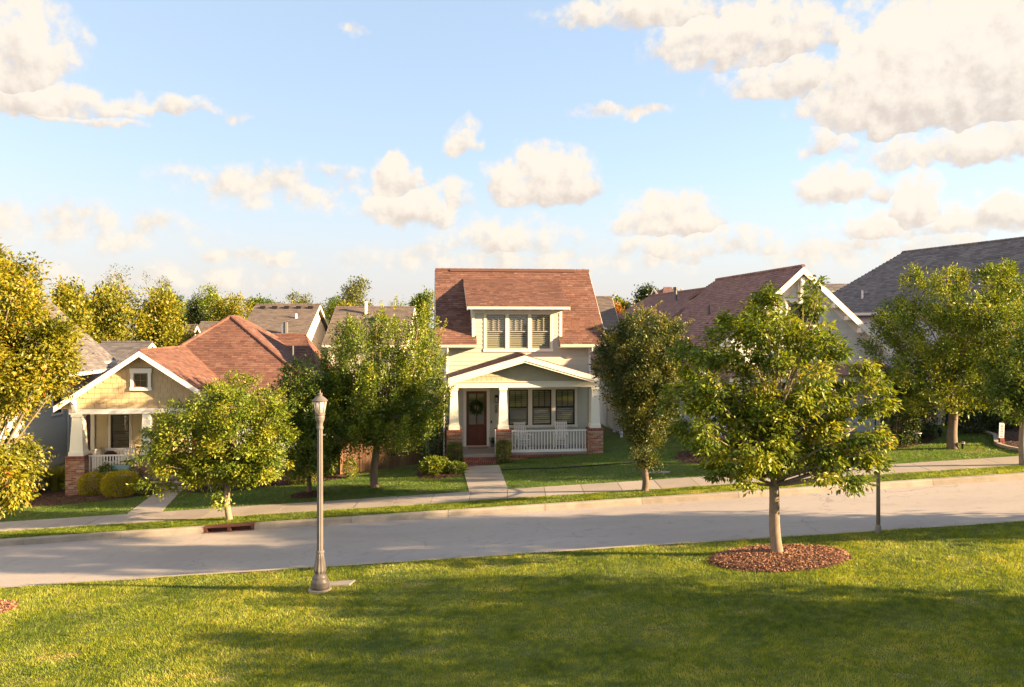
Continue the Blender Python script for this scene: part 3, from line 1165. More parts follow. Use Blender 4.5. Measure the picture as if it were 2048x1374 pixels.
# windows
for ws, frame, mx, my, nsl in ((low_wins, M['darkframe'], 3, 1, 17), (up_wins, M['taupe'], 3, 1, 17)):
    for i, wv in enumerate(ws):
        window(ch, FW, wv[0], wv[1], wv[2], wv[3], frame, None, slats=nsl, mx=mx if i != 0 or ws is low_wins else 3, my=my)
for ws, t, b in ((low_wins, .16, .12), (up_wins, .05, .13)):
    l = .11
    edges = [(ws[0][0] - l, ws[0][0])] + [(ws[i][1], ws[i + 1][0]) for i in range(2)] + [(ws[2][1], ws[2][1] + l)]
    for a0, a1 in edges:
        MB().box(a0, a1, VW - .04, VW + .02, ws[0][2], ws[0][3]).build('window_casing', M['trim'], ch)
    MB().box(edges[0][0] - .01, edges[-1][1] + .01, VW - .046, VW + .02, ws[0][3], ws[0][3] + t).build('window_head', M['trim'], ch)
    MB().box(edges[0][0] - .02, edges[-1][1] + .02, VW - .055, VW + .02, ws[0][2] - b, ws[0][2]).build('window_sill', M['trim'], ch)
# door
d0, d1, dz0, dz1 = door
m = MB()
fs_ = .12
gt, gb = dz1 - .12, CH.V(VW, 953, 849)[1]
m.box(d0, d0 + fs_, VW - .0, VW + .06, dz0, dz1)
m.box(d1 - fs_, d1, VW - .0, VW + .06, dz0, dz1)
m.box(d0 + fs_, d1 - fs_, VW, VW + .06, gt, dz1)
m.box(d0 + fs_, d1 - fs_, VW, VW + .06, gb - .1, gb)
m.box(d0 + fs_, d1 - fs_, VW, VW + .06, dz0, dz0 + .22)
cx = (d0 + d1) / 2
m.box(cx - .04, cx + .04, VW, VW + .06, dz0 + .22, gb - .1)
m.box(cx - .03, cx + .03, VW, VW + .06, gb, gt)
dob = m.build('door', M['door'], ch)
for a0, a1 in ((d0 + fs_, cx - .04), (cx + .04, d1 - fs_)):
    MB().box(a0, a1, VW + .025, VW + .05, dz0 + .22, gb - .1).build('panel', M['door'], dob)
    MB().box(a0 + .05, a1 - .05, VW + .008, VW + .025, dz0 + .28, gb - .16).build('raised_panel', M['door'], dob)
for a0, a1 in ((d0 + fs_, cx - .03), (cx + .03, d1 - fs_)):
    MB().box(a0, a1, VW + .025, VW + .032, gb, gt).build('pane', M['glass'], dob)
MB().box(d0, d1, VW + .5, VW + .53, dz0, dz1).build('door_curtain', M['tanlap'], dob)
m = MB(); m.tube([(d1 - .06, VW - .01, 1.45), (d1 - .06, VW - .05, 1.45), (d1 - .06, VW - .05, 1.2), (d1 - .06, VW - .01, 1.2)], .014, 6); m.build('handle', M['black'], dob)
m = MB(); m.tube([(d1 - .06, VW, 1.62), (d1 - .06, VW - .03, 1.62)], .03, 10); m.build('deadbolt', M['black'], dob)
for a0, a1 in ((d0 - .13, d0), (d1, d1 + .13)):
    MB().box(a0, a1, VW - .04, VW + .06, FLOOR, dz1).build('door_casing', M['trim'], ch)
m = MB(); m.box(d0 - .15, d1 + .15, VW - .05, VW + .06, dz1, dz1 + .15); m.hexa([(d0 - .15, VW - .05, dz1 + .15), (d1 + .15, VW - .05, dz1 + .15), (d1 + .15, VW, dz1 + .15), (d0 - .15, VW, dz1 + .15), (d0 - .21, VW - .10, dz1 + .2), (d1 + .21, VW - .10, dz1 + .2), (d1 + .21, VW, dz1 + .2), (d0 - .21, VW, dz1 + .2)])
m.build('door_head', M['trim'], ch)
MB().box(d0 - .13, d1 + .13, VW - .09, VW + .06, FLOOR + .003, FLOOR + .02).build('threshold', M['trim'], ch)

# wall lantern and numbers
ln, lw = CH.V(VW, 992.5, 797)
m = MB()
m.box(ln - .07, ln + .07, VW - .05, VW - .025, lw - .12, lw + .16)
m.frustum(ln, VW - .12, lw + .06, lw + .13, .085, .03)
m.box(ln - .07, ln + .07, VW - .19, VW - .05, lw - .17, lw - .14)
for sx in (-.06, .06):
    m.box(ln + sx - .008, ln + sx + .008, VW - .185, VW - .17, lw - .14, lw + .06)
lan = m.build('porch_lantern', M['black'], ch)
MB().box(ln - .045, ln + .045, VW - .165, VW - .06, lw - .138, lw + .058).build('lantern_glass', M['lens'], lan)


def digit(parent, ch_, u, v, w, size, mat, name='house_number', rot=(R(90), 0, 0), extr=.006):
    cu = bpy.data.curves.new('tmp', 'FONT')
    cu.body = ch_
    cu.size = size
    cu.extrude = extr
    cu.align_x = 'CENTER'
    ob = bpy.data.objects.new('tmp', cu)
    col.objects.link(ob)
    dg = bpy.context.evaluated_depsgraph_get()
    me = bpy.data.meshes.new_from_object(ob.evaluated_get(dg))
    bpy.data.objects.remove(ob)
    me.materials.clear()
    me.materials.append(mat)
    o = bpy.data.objects.new(name, me)
    link(o, parent)
    o.location = (u, v, w)
    o.rotation_euler = rot
    return o


for dgt, y in (('0', 817), ('8', 825.5)):
    a, b = CH.V(VW, 992.3, y)
    digit(ch, dgt, a, VW - .032, b, .24, M['black'])
a, b = CH.V(VW, 982.5, 843.5)
MB().box(a - .03, a + .03, VW - .05, VW - .02, b - .06, b + .05).build('doorbell', M['black'], ch)

# main roof: left strip, right strip, band above the dormer, back slope
EV = 1.8
JD = .375
wDe = CH.V(1.75, 1030, 613)[1]
jv = (wDe - JD * 1.75 - wE + PITCH * EV) / (PITCH - JD)
jw = wDe + JD * (jv - 1.75)
dl = CH.V(EV, 953.5, 690)[0]
drr = CH.V(EV, 1120.5, 690)[0]
rz = lambda v: wE + PITCH * (v - EV)
roof_plane(ch, [(uRoofL, EV, wE), (dl, EV, wE), (dl, RV, RW), (uRoofL, RV, RW)], M['roof'], singles=150)
roof_plane(ch, [(drr, EV, wE), (uRoofR, EV, wE), (uRoofR, RV, RW), (drr, RV, RW)], M['roof'], singles=150)
roof_plane(ch, [(dl + .001, jv - .25, rz(jv - .25)), (drr - .001, jv - .25, rz(jv - .25)), (drr - .001, RV, RW), (dl + .001, RV, RW)], M['roof'], thick=.1)
roof_plane(ch, [(uRoofR, 2 * RV - EV, wE), (uRoofL, 2 * RV - EV, wE), (uRoofL, RV, RW), (uRoofR, RV, RW)], M['roof'])
ridge_cap(ch, (uRoofL, RV, RW + .02), (uRoofR, RV, RW + .02), M['roof'])
rv0, rv1 = CH.V(RV, 900, 540)[0], CH.V(RV, 1149, 540)[0]
m = MB(); m.hexa([(rv0, RV - .16, RW - .06), (rv1, RV - .16, RW - .06), (rv1, RV + .16, RW - .06), (rv0, RV + .16, RW - .06), (rv0, RV - .03, RW + .085), (rv1, RV - .03, RW + .085), (rv1, RV + .03, RW + .085), (rv0, RV + .03, RW + .085)])
m.build('ridge_vent', M['roof'], ch)
# rake boards at both gable ends
for u in (uRoofL - .03, uRoofR):
    for sgn in (1, -1):
        p = lambda v, w: (u, RV + sgn * (v - RV), w)
        MB().prism([p(EV - .02, wE - .02), p(RV, RW - .02), p(RV, RW - .22), p(EV - .02, wE - .22)], (.03, 0, 0)).build('rake_board', M['trim'], ch)
# dormer roof
ddl, ddr = CH.V(1.75, 934, 613)[0], CH.V(1.75, 1140.6, 613)[0]
roof_plane(ch, [(ddl, 1.75, wDe), (ddr, 1.75, wDe), (ddr, jv, jw), (ddl, jv, jw)], M['roof'], thick=.06, name='dormer_roof')
MB().box(ddl + .005, ddr - .005, 1.735, 1.76, wDe - .12, wDe - .005).build('dormer_fascia', M['trim'], ch)
for u, s_ in ((ddl, 1), (ddr - .03, 1)):
    MB().prism([(u, 1.765, wDe - .065), (u, jv - .3, jw - .18), (u, jv - .3, jw - .30), (u, 1.765, wDe - .16)], (.03, 0, 0)).build('dormer_rake', M['trim'], ch)
for i in range(9):
    u = ddl + (ddr - ddl) * (i + .5) / 9
    MB().box(u - .03, u + .03, 1.8, VW + .05, wDe - .17, wDe - .065).build('rafter_tail', M['trim'], ch)
# dormer cheeks
for u in (dormL, dormR - .02):
    m = MB(); m.prism([(u, VW, rz(VW)), (u, jv, jw - .05), (u, VW, wDe + JD * (VW - 1.75) - .05)], (.02, 0, 0)); m.build('dormer_cheek', M['siding'], ch)
# eaves, gutters
for a0, a1 in ((uRoofL, dl), (drr, uRoofR)):
    m = MB(); m.prism([(a0, EV - .12, wE - .0), (a0, EV - .005, wE - .0), (a0, EV - .005, wE - .12), (a0, EV - .09, wE - .12), (a0, EV - .12, wE - .06)], (a1 - a0, 0, 0))
    m.build('gutter', M['trim'], ch)
    MB().box(a0 + .01, a1 - .01, EV, VW + .02, wE - .16, wE - .13).build('soffit', M['trim'], ch)
for u in (uL + .05, uR - .02):
    m = MB(); m.tube([(u, EV - .05, wE - .1), (u, EV + .02, wE - .28), (u - .03, VW - .09, wE - .45), (u - .03, VW - .09, CH.g(u, VW) + .1)], .04, 6)
    m.build('downspout', M['vinyl'], ch)
u = CH.V(.1, 891, 880)[0]
m = MB(); m.tube([(u - .04, .35, 3.3), (u - .06, .2, 3.1), (u - .06, .2, CH.g(u, 0) + .05)], .035, 6); m.build('downspout', M['vinyl'], ch)

# porch
col_px = (908, 1006, 1189)
cu = [CH.V(.31, x, 860)[0] for x in col_px]
PTOP = 1.58
BEAM0, BEAM1 = CH.V(.1, 1045, 775)[1], CH.V(.1, 1045, 764)[1]
porchL, porchR = cu[0] - .32, cu[2] + .32
for c_ in cu:
    pier(ch, c_, .31, .31, CH.g(c_, 0) - .25, PTOP, M['brick'])
    column(ch, c_, .31, PTOP, BEAM0, .20, .145, M['column'])
bl_, br_ = porchL + .08, porchR - .22
MB().box(bl_, br_, .14, .48, BEAM0, BEAM1).build('porch_beam', M['trim'], ch)
for u in (bl_, br_ - .3):
    MB().box(u + .002, u + .298, .49, VW - .05, BEAM0 + .003, BEAM1 - .003).build('porch_side_beam', M['trim'], ch)
MB().box(bl_ + .3, br_ - .3, .49, VW - .05, BEAM1 - .06, BEAM1 - .02).build('porch_ceiling', M['trim'], ch)
MB().box(porchL + .02, porchR - .02, .12, VW, FLOOR - .08, FLOOR).build('porch_floor', M['floor'], ch)
MB().box(porchL + .05, porchR - .05, .22, VW, -.4, FLOOR - .08).build('porch_base', M['mortar'], ch)
m = MB(); bricks(m, porchL + .05, porchR - .05, .2, VW, -.3, FLOOR - .2, 'yxX')
m.box(porchL + .03, porchR - .03, .15, .25, FLOOR - .2, FLOOR - .19, .4)
tag(m.build('base_bricks', M['brick'], ch, tint=True), kind='stuff')
m = MB(); bricks(m, cu[1] + .32, cu[2] - .32, .16, .26, FLOOR - .19, FLOOR - .08, 'y', soldier=True, proud=.03)
tag(m.build('edge_bricks', M['brickred'], ch, tint=True), kind='stuff')
# steps
s0, s1 = cu[0] + .33, cu[1] - .33
MB().box(s0, s1, -.05, .3, FLOOR - .12, FLOOR - .02).build('landing_edge', M['conc'], ch)
for i in range(3):
    zt = FLOOR - .12 - .13 * i
    y0 = -.10 - .30 * i
    MB().box(s0, s1, y0 + .02, y0 + .34, zt - .4, zt - .012).build('step', M['mortar'], ch)
    m = MB(); bricks(m, s0 - .005, s1 + .005, y0 + .01, y0 + .3, zt - .125, zt, 'yxX', soldier=True, proud=.012)
    a = s0
    while a < s1 - .02:
        m.box(a + .004, min(a + .072, s1), y0 + .0, y0 + .2, zt - .02, zt + rnd.uniform(-.003, .003), rnd.random())
        m.box(a + .004, min(a + .072, s1), y0 + .21, y0 + .33, zt - .02, zt + rnd.uniform(-.003, .003), rnd.random())
        a += .08
    tag(m.build('step_bricks', M['brickred'], ch, tint=True), kind='stuff')
railing(ch, (cu[1] + .34, .31, 0), (cu[2] - .34, .31, 0), FLOOR + .0, 1.50, 26, M['white'])
MB().box(cu[1] - .37, cu[1] - .33, -.02, .02, .15, PTOP + .02).build('handrail_post', M['white'], ch)
# porch gable roof
GV = -.38
pu, pw = CH.V(GV, 1049, 711)
pe, pew = CH.V(GV, 1195, 753)
gm = (pw - pew) / (pe - pu)
hw = pe - pu + .05
RT = .10
roof_plane(ch, [(pu - hw, VW, pw - gm * hw), (pu - hw, GV, pw - gm * hw), (pu, GV, pw), (pu, VW, pw)], M['roof'], thick=RT, name='porch_roof')
roof_plane(ch, [(pu + hw, GV, pw - gm * hw), (pu + hw, VW, pw - gm * hw), (pu, VW, pw), (pu, GV, pw)], M['roof'], thick=RT, name='porch_roof')
ridge_cap(ch, (pu, GV, pw + .02), (pu, VW - .03, pw + .02), M['roof'], r=.06)
rake(ch, GV - .028, GV - .003, pu, pw, hw + .02, gm, .21, M['trim'], drop=.005)
rake(ch, GV, GV + .18, pu, pw, hw, gm, .13, M['trim'], drop=RT + .07, name='rake_soffit')
# gable face
GF = Face('-v', .18)
top = pw - RT - .12
m = MB()
hb = (top - BEAM1) / gm
m.prism([(pu - hb, .18, BEAM1), (pu + hb, .18, BEAM1), (pu, .18, top)], (0, .1, 0))
m.build('gable_wall', M['sage'], ch)
shakes(ch, GF, gable_range(pu, top, gm, .02), BEAM1 + .03, top - .05, .21, .20, [], M['sage'])
MB().box(bl_ - .02, br_ + .02, .10, .18, BEAM1 - .005, BEAM1 + .03).build('beam_cap', M['trim'], ch)

# ------------------------------------------------------------------ tan house on the left
LH = Frame(-15.1, 32.4, YAW)
lh = empty('house', (LH.x, LH.y, 0), YAW)
tag(lh, 'tan shingled bungalow with porch swing, gable window and broad red hip roof', 'house')
LFL = -.17
lpu, lpw = LH.V(-.4, 278, 702)
ll, llw = LH.V(-.4, 109, 812)
lm = (lpw - llw) / (lpu - ll)
lhw = lpu - ll
lb0, lb1 = LH.V(.15, 200, 828)[1], LH.V(.15, 200, 817.5)[1]
# hip roof body
hu, hwz = LH.V(8, 461, 634)
HV0, HE = 2.1, 2.45
hl, hr = hu - 4.9, hu + 5.9
hv1 = 9.6
A = (hl, HV0, HE); B = (hr, HV0, HE); P0 = (hu, 8, hwz); P1 = (hu, hv1, hwz)
HVB = 15.5
D = (hl, HVB, HE); E = (hr, HVB, HE)
roof_plane(lh, [A, B, P0], M['roof'], singles=300, thick=.12)
roof_plane(lh, [B, E, P1, P0], M['roof'], thick=.12)
roof_plane(lh, [D, A, P0, P1], M['roof'], thick=.12)
roof_plane(lh, [E, D, P1], M['roof'], thick=.12)
for p, q in ((A, P0), (B, P0), (D, P1), (E, P1), (P0, P1)):
    ridge_cap(lh, Vector(p) + Vector((0, 0, .02)), Vector(q) + Vector((0, 0, .02)), M['roof'], r=.09)
# rear wing to the right
rw_v = 11.5
rwu, rww = LH.V(rw_v, 612, 670)
rg0 = LH.V(rw_v, 560, 671)[0]
roof_plane(lh, [(rg0 - 1.5, rw_v - 4.2, rww - 2.9), (rwu + 1.6, rw_v - 4.2, rww - 2.9), (rwu, rw_v, rww), (rg0 - 1.5, rw_v, rww)], M['roof'], thick=.1, name='wing_roof')
roof_plane(lh, [(rwu + 1.6, rw_v - 4.2, rww - 2.9), (rwu + 1.6, rw_v + 4.2, rww - 2.9), (rwu, rw_v, rww)], M['roof'], thick=.1, name='wing_roof')
ridge_cap(lh, (rg0 - 1.5, rw_v, rww + .02), (rwu, rw_v, rww + .02), M['roof'], r=.08)
MB().box(rg0 - 1, rwu + 1.2, rw_v - 3.8, rw_v + 3.8, -1.2, rww - 2.75).build('wing_wall', M['palewall'], lh)
# vent pipes
for (px, py, v, h, r, mt) in ((585.5, 706, 5.5, .35, .05, 'pipe'),):
    a, b = LH.V(v, px, py)
    m = MB(); m.tube([(a, v, b - .3), (a, v, b + h)], r, 8); m.build('vent_pipe', M[mt], lh)
# walls of the body
LW = 2.55
FL_ = Face('-v', LW)
wr_ = rectV(LH, LW, 221.6, 259, 829, 898)
wallL, wallR = LH.V(LW, 196, 870)[0] - .25, hr - .4
dwin = (wallR - 3.2, wallR - 2.0, .9, 2.1)
wall_sheet(lh, FL_, wallL, wallR, -1.2, HE + .05, [wr_, dwin], M['tanlap'])
window(lh, FL_, *wr_, M['darkframe'], M['trim'], (.10, .10, .12, .10), slats=18, slat_mat=M['taupe'])
window(lh, FL_, *dwin, M['darkframe'], M['trim'], slats=12)
lap_siding(lh, FL_, lambda w: (wallL + .12, hu + 1.5), LFL, lb1, .15, [(wr_[0] - .13, wr_[1] + .13, wr_[2] - .1, wr_[3] + .12)], M['tanlap'])
lap_siding(lh, FL_, lambda w: (hu + 1.5, wallR), -.6, HE, .15, [(dwin[0] - .13, dwin[1] + .13, dwin[2] - .1, dwin[3] + .12)], M['palewall'])
MB().box(wallL - .02, wallL + .14, LW - .1, LW + .05, LFL, lb1).build('corner_post', M['trim'], lh)
m = MB()
m.add([(wallL, LW, -1.2), (wallL, HVB - .4, -1.2), (wallL, HVB - .4, HE), (wallL, LW, HE)], [(0, 1, 2, 3)])
m.add([(wallR, LW, -1.2), (wallR, HVB - .4, -1.2), (wallR, HVB - .4, HE), (wallR, LW, HE)], [(0, 1, 2, 3)])
m.add([(wallL, HVB - .4, -1.2), (wallR, HVB - .4, -1.2), (wallR, HVB - .4, HE), (wallL, HVB - .4, HE)], [(0, 1, 2, 3)])
m.build('wall', M['tanlap'], lh)
# door behind the young tree
dd = (lpu + 1.2, lpu + 2.15)
MB().box(dd[0], dd[1], LW - .03, LW - .003, LFL, LFL + 2.1).build('door', M['door'], lh)
for a in (dd[0] - .1, dd[1]):
    MB().box(a, a + .1, LW - .05, LW - .002, LFL, LFL + 2.1).build('door_casing', M['trim'], lh)
# porch
lc = [LH.V(.3, 157, 880)[0], LH.V(.3, 294.5, 920)[0], lpu + (lpu - LH.V(.3, 157, 880)[0])]
lpt = LH.V(.0, 156, 913)[1]
for i, c_ in enumerate(lc):
    pier(lh, c_, .33, .36 if i == 0 else .26, LH.g(c_, 0) - .2, lpt, M['brick'] if i == 0 else M['brickpink'])
    if i != 1:
        column(lh, c_, .33, lpt, lb0, .26, .19, M['column'])
    else:
        m = MB(); m.frustum(c_, .33, lpt, lpt + .06, .27, .25); m.frustum(c_, .33, lpt + .06, lb0, .2, .15); m.build('column', M['column'], lh)
lpl, lpr = lc[0] - .3, lc[2] + .3
MB().box(lpl, lpr, .12, .5, lb0, lb1).build('porch_beam', M['white'], lh)
MB().box(lpl, lpl + .25, .51, LW - .05, lb0 + .004, lb1 - .004).build('porch_side_beam', M['white'], lh)
MB().box(lpl + .26, lpr, .51, LW - .05, lb1 - .05, lb1 - .01).build('porch_ceiling', M['trim'], lh)
MB().box(lpl - .05, lpr, .0, LW, LFL - .1, LFL).build('porch_floor', M['floor'], lh)
MB().box(lpl, lpr, .05, LW, -1.6, LFL - .1).build('porch_base', M['mortar'], lh)
m = MB(); bricks(m, lpl, lpr, .04, LW, -1.5, LFL - .1, 'yx'); tag(m.build('base_bricks', M['brickpink'], lh, tint=True), kind='stuff')
railing(lh, (lc[0] + .36, .33, 0), (lc[1] - .26, .33, 0), LFL, lpt + .0, 18, M['white'])
railing(lh, (lc[0], .72, 0), (lc[0], LW - .05, 0), LFL, lpt, 14, M['white'])
# entry steps
for i in range(3):
    MB().box(lc[1] + .3, lc[2] - .3, -.3 * (i + 1), .1 - .3 * i, -1.2, LFL - .17 * (i + 1)).build('step', M['mortar'], lh)
    m = MB(); bricks(m, lc[1] + .3, lc[2] - .3, -.3 * (i + 1), .1 - .3 * i, LFL - .17 * (i + 2), LFL - .17 * (i + 1), 'yxX')
    tag(m.build('step_bricks', M['brickpink'], lh, tint=True), kind='stuff')
# gable roof over the porch, running back into the hip roof
lv1 = 6.0
roof_plane(lh, [(lpu - lhw, lv1, lpw - lm * lhw), (lpu - lhw, -.4, lpw - lm * lhw), (lpu, -.4, lpw), (lpu, lv1, lpw)], M['roof'], thick=.1, name='porch_roof')
roof_plane(lh, [(lpu + lhw, -.4, lpw - lm * lhw), (lpu + lhw, lv1, lpw - lm * lhw), (lpu, lv1, lpw), (lpu, -.4, lpw)], M['roof'], thick=.1, name='porch_roof')
ridge_cap(lh, (lpu, -.4, lpw + .02), (lpu, lv1 - .4, lpw + .02), M['roof'], r=.07)
rake(lh, -.43, -.403, lpu, lpw, lhw + .03, lm, .22, M['white'], drop=.01)
rake(lh, -.4, .14, lpu, lpw, lhw, lm, .05, M['white'], drop=.115, name='rake_soffit')
for sgn in (-1, 1):
    ux = lpu + sgn * (lhw - .55)
    m = MB(); zz = lpw - lm * (lhw - .55) - .17
    m.prism([(ux - .06, -.36, zz - .03), (ux - .06, .14, zz - .03), (ux - .06, .14, zz - .55), (ux - .06, .05, zz - .5), (ux - .06, -.1, zz - .2)], (.12, 0, 0))
    m.build('bracket', M['white'], lh)
LG = Face('-v', .14)
ltop = lpw - .16
m = MB()
hb = (ltop - lb1) / lm
m.prism([(lpu - hb, .14, lb1), (lpu + hb, .14, lb1), (lpu, .14, ltop)], (0, .1, 0))
m.build('gable_wall', M['tan'], lh)
gw = rectV(LH, .14, 268.6, 297, 746, 774.7)
gtrim = (gw[0] - .14, gw[1] + .14, gw[2] - .13, gw[3] + .2)
shakes(lh, LG, gable_range(lpu, ltop, lm, .03), lb1 + .02, ltop - .05, .205, .24, [gtrim], M['tan'])
# gable window sits proud on the shingles
m = MB()
f = Face('-v', .10)
f.box(m, gw[0], gw[1], -.02, .05, gw[2], gw[2] + .05); f.box(m, gw[0], gw[1], -.02, .05, gw[3] - .05, gw[3])
f.box(m, gw[0], gw[0] + .05, -.02, .05, gw[2] + .05, gw[3] - .05); f.box(m, gw[1] - .05, gw[1], -.02, .05, gw[2] + .05, gw[3] - .05)
cxg, czg = (gw[0] + gw[1]) / 2, (gw[2] + gw[3]) / 2
f.box(m, cxg - .012, cxg + .012, 0, .04, gw[2] + .05, gw[3] - .05); f.box(m, gw[0] + .05, gw[1] - .05, 0, .041, czg - .012, czg + .012)
wv = m.build('window', M['brownframe'], lh)
m = MB(); f.box(m, gw[0] + .04, gw[1] - .04, .012, .018, gw[2] + .04, gw[3] - .04); m.build('pane', M['glass'], wv)
m = MB(); f.box(m, gw[0] + .03, gw[1] - .03, -.01, -.003, gw[2] + .03, gw[3] - .03); m.build('backing', M['dark'], wv)
for nm, q, dd_ in (('casing', (gw[0] - .12, gw[0], gw[2], gw[3]), .055), ('casing', (gw[1], gw[1] + .12, gw[2], gw[3]), .055),
                   ('head_casing', (gw[0] - .15, gw[1] + .15, gw[3], gw[3] + .19), .065), ('sill', (gw[0] - .15, gw[1] + .15, gw[2] - .12, gw[2]), .065)):
    m = MB(); f.box(m, q[0], q[1], 0, dd_, q[2], q[3]); m.build(nm, M['white'], wv)

# ------------------------------------------------------------------ grey house at the far left
NH = Frame(-20.4, 37.0, YAW)
nh = empty('house', (NH.x, NH.y, 0), YAW)
tag(nh, 'grey-green lap sided house at the far left with brown shingle roof', 'house')
NF = Face('+u', 0.0)
nv0 = -9.0
va, _ = NH.U(0, 105, 800); vb, _ = NH.U(0, 122, 800)
_, nt_ = NH.U(0, 112, 768); _, nb_ = NH.U(0, 113, 826)
nwin = (va, vb, nb_, nt_)
wall_sheet(nh, NF, nv0, 0, -2.2, 3.75, [nwin], M['grey'])
window(nh, NF, *nwin, M['darkframe'], M['white'], (.12, .12, .12, .1), slats=16, slat_mat=M['taupe'])
_, base_w = NH.U(0, 112, 923)
lap_siding(nh, NF, lambda w: (nv0, -.14), base_w + .1, 3.7, .18, [(nwin[0] - .15, nwin[1] + .15, nwin[2] - .1, nwin[3] + .12)], M['grey'])
m = MB(); NF.box(m, nv0, 0, 0, .04, base_w - .16, base_w + .1); m.build('base_trim', M['trim'], nh)
m = MB(); NF.box(m, -.14, 0, 0, .045, base_w + .1, 3.7); m.build('corner_board', M['white'], nh)
m = MB(); m.tube([(.07, -.45, 3.6), (.07, -.45, base_w - .5)], .04, 6); m.build('downspout', M['white'], nh)
m = MB()
m.add([(0, 0, -2.2), (-7.5, 0, -2.2), (-7.5, 0, 4), (0, 0, 4)], [(0, 1, 2, 3)])
m.add([(0, nv0, -2.2), (-7.5, nv0, -2.2), (-7.5, nv0, 4), (-3.6, nv0, 7.6), (0, nv0, 4)], [(0, 1, 2, 3, 4)])
m.add([(-7.5, nv0, -2.2), (-7.5, 0, -2.2), (-7.5, 0, 4), (-7.5, nv0, 4)], [(0, 1, 2, 3)])
m.build('wall', M['grey'], nh)
# rear part set back, brick faced
MB().box(-7.0, -.25, 0.01, 6.2, -2.2, 4.0).build('rear_wall', M['mortar'], nh)
m = MB(); bricks(m, -7, -.24, .01, 6.2, -1.6, 2.0, 'X', bl=.22); tag(m.build('rear_bricks', M['brickpink'], nh, tint=True), kind='stuff')
NB = Face('+u', -.25)
rwv = (3.0, 4.4, .7, 2.3)
m = MB()
NB.box(m, rwv[0], rwv[1], 0, .05, rwv[2], rwv[2] + .08); NB.box(m, rwv[0], rwv[1], 0, .05, rwv[3] - .08, rwv[3])
NB.box(m, rwv[0], rwv[0] + .08, 0, .05, rwv[2] + .08, rwv[3] - .08); NB.box(m, rwv[1] - .08, rwv[1], 0, .05, rwv[2] + .08, rwv[3] - .08)
NB.box(m, (rwv[0] + rwv[1]) / 2 - .04, (rwv[0] + rwv[1]) / 2 + .04, 0, .05, rwv[2] + .08, rwv[3] - .08)
wv = m.build('window', M['white'], nh)
m = MB(); NB.box(m, rwv[0] + .07, rwv[1] - .07, .02, .026, rwv[2] + .07, rwv[3] - .07); m.build('pane', M['glass'], wv)
m = MB(); NB.box(m, rwv[0] + .07, rwv[1] - .07, .004, .01, rwv[2] + .07, rwv[3] - .07); m.build('backing', M['dark'], wv)
ns = .94
nw = lambda u: 3.84 + ns * (.6 - u)
nr = -3.6
roof_plane(nh, [(.6, nv0 - .4, nw(.6)), (.6, 3.1, nw(.6)), (nr, 3.1, nw(nr)), (nr, nv0 - .4, nw(nr))], M['roofgrey'], thick=.12)
roof_plane(nh, [(.25, 3.1, nw(.25)), (.25, 4.7, nw(.25)), (nr, 4.7, nw(nr)), (nr, 3.1, nw(nr))], M['roofgrey'], thick=.12)
roof_plane(nh, [(2 * nr - .6, 4.7, nw(.6)), (2 * nr - .6, nv0 - .4, nw(.6)), (nr, nv0 - .4, nw(nr)), (nr, 4.7, nw(nr))], M['roofgrey'], thick=.12)
for (u, v0, v1) in ((.6, nv0 - .4, 3.1), (.25, 3.1, 4.7)):
    m = MB(); m.prism([(u + .003, v0, nw(u) + .0), (u + .12, v0, nw(u) + .0), (u + .10, v0, nw(u) - .12), (u + .003, v0, nw(u) - .14)], (0, v1 - v0, 0)); m.build('gutter', M['white'], nh)
    MB().box(.0 if u > .3 else -.24, u, v0 + .01, v1 - .01, nw(u) - .17, nw(u) - .14).build('soffit', M['white'], nh)
MB().box(.1, .6, 3.0, 3.09, nw(.6) - .3, nw(.6) + .0).build('return_board', M['white'], nh)

# ------------------------------------------------------------------ plum roofed house on the right
RH = Frame(12.57, 34.9, YAW)
rh = empty('house', (RH.x, RH.y, 0), YAW)
tag(rh, 'pale grey shingled house right of centre with tall bracketed gable and plum roof', 'house')
rpu, rpw = RH.V(-.45, 1607, 533)
rm, rhw = .90, 3.95
RVB = 10.0
rz_ = lambda d: rpw - rm * d
le = rhw + .6
roof_plane(rh, [(rpu - le, RVB + 2, rz_(le)), (rpu - le, -.45, rz_(le)), (rpu, -.45, rpw), (rpu, RVB, rpw)], M['roofmauve'], thick=.12)
roof_plane(rh, [(rpu + rhw, -.45, rz_(rhw)), (rpu + rhw, RVB + 2, rz_(rhw)), (rpu, RVB, rpw), (rpu, -.45, rpw)], M['roofmauve'], thick=.12)
ridge_cap(rh, (rpu, -.45, rpw + .02), (rpu, RVB, rpw + .02), M['roofmauve'], r=.09)
# lower, wider part at the back
lu0, lw0 = RH.V(11.5, 1417, 577)
bm_ = .62
bhw = 7.2
bz = lambda d: lw0 - bm_ * d
roof_plane(rh, [(lu0 - bhw, 27, bz(bhw)), (lu0 - bhw, 6.5, bz(bhw)), (lu0, 11.5, lw0), (lu0, 24, lw0)], M['roofmauve'], thick=.12)
roof_plane(rh, [(lu0 - bhw, 6.5, bz(bhw)), (lu0 + bhw, 6.5, bz(bhw)), (lu0, 11.5, lw0)], M['roofmauve'], thick=.12)
roof_plane(rh, [(lu0 + bhw, 6.5, bz(bhw)), (lu0 + bhw, 27, bz(bhw)), (lu0, 24, lw0), (lu0, 11.5, lw0)], M['roofmauve'], thick=.12)
roof_plane(rh, [(rpu - 1.1, RVB + 1.6, rz_(1.1)), (rpu + 1.1, RVB + 1.6, rz_(1.1)), (rpu, RVB, rpw)], M['roofmauve'], thick=.1)
ridge_cap(rh, (lu0, 11.5, lw0 + .02), (lu0, 24, lw0 + .02), M['roofmauve'], r=.09)
a, b = RH.V(5.0, 1417, 620)
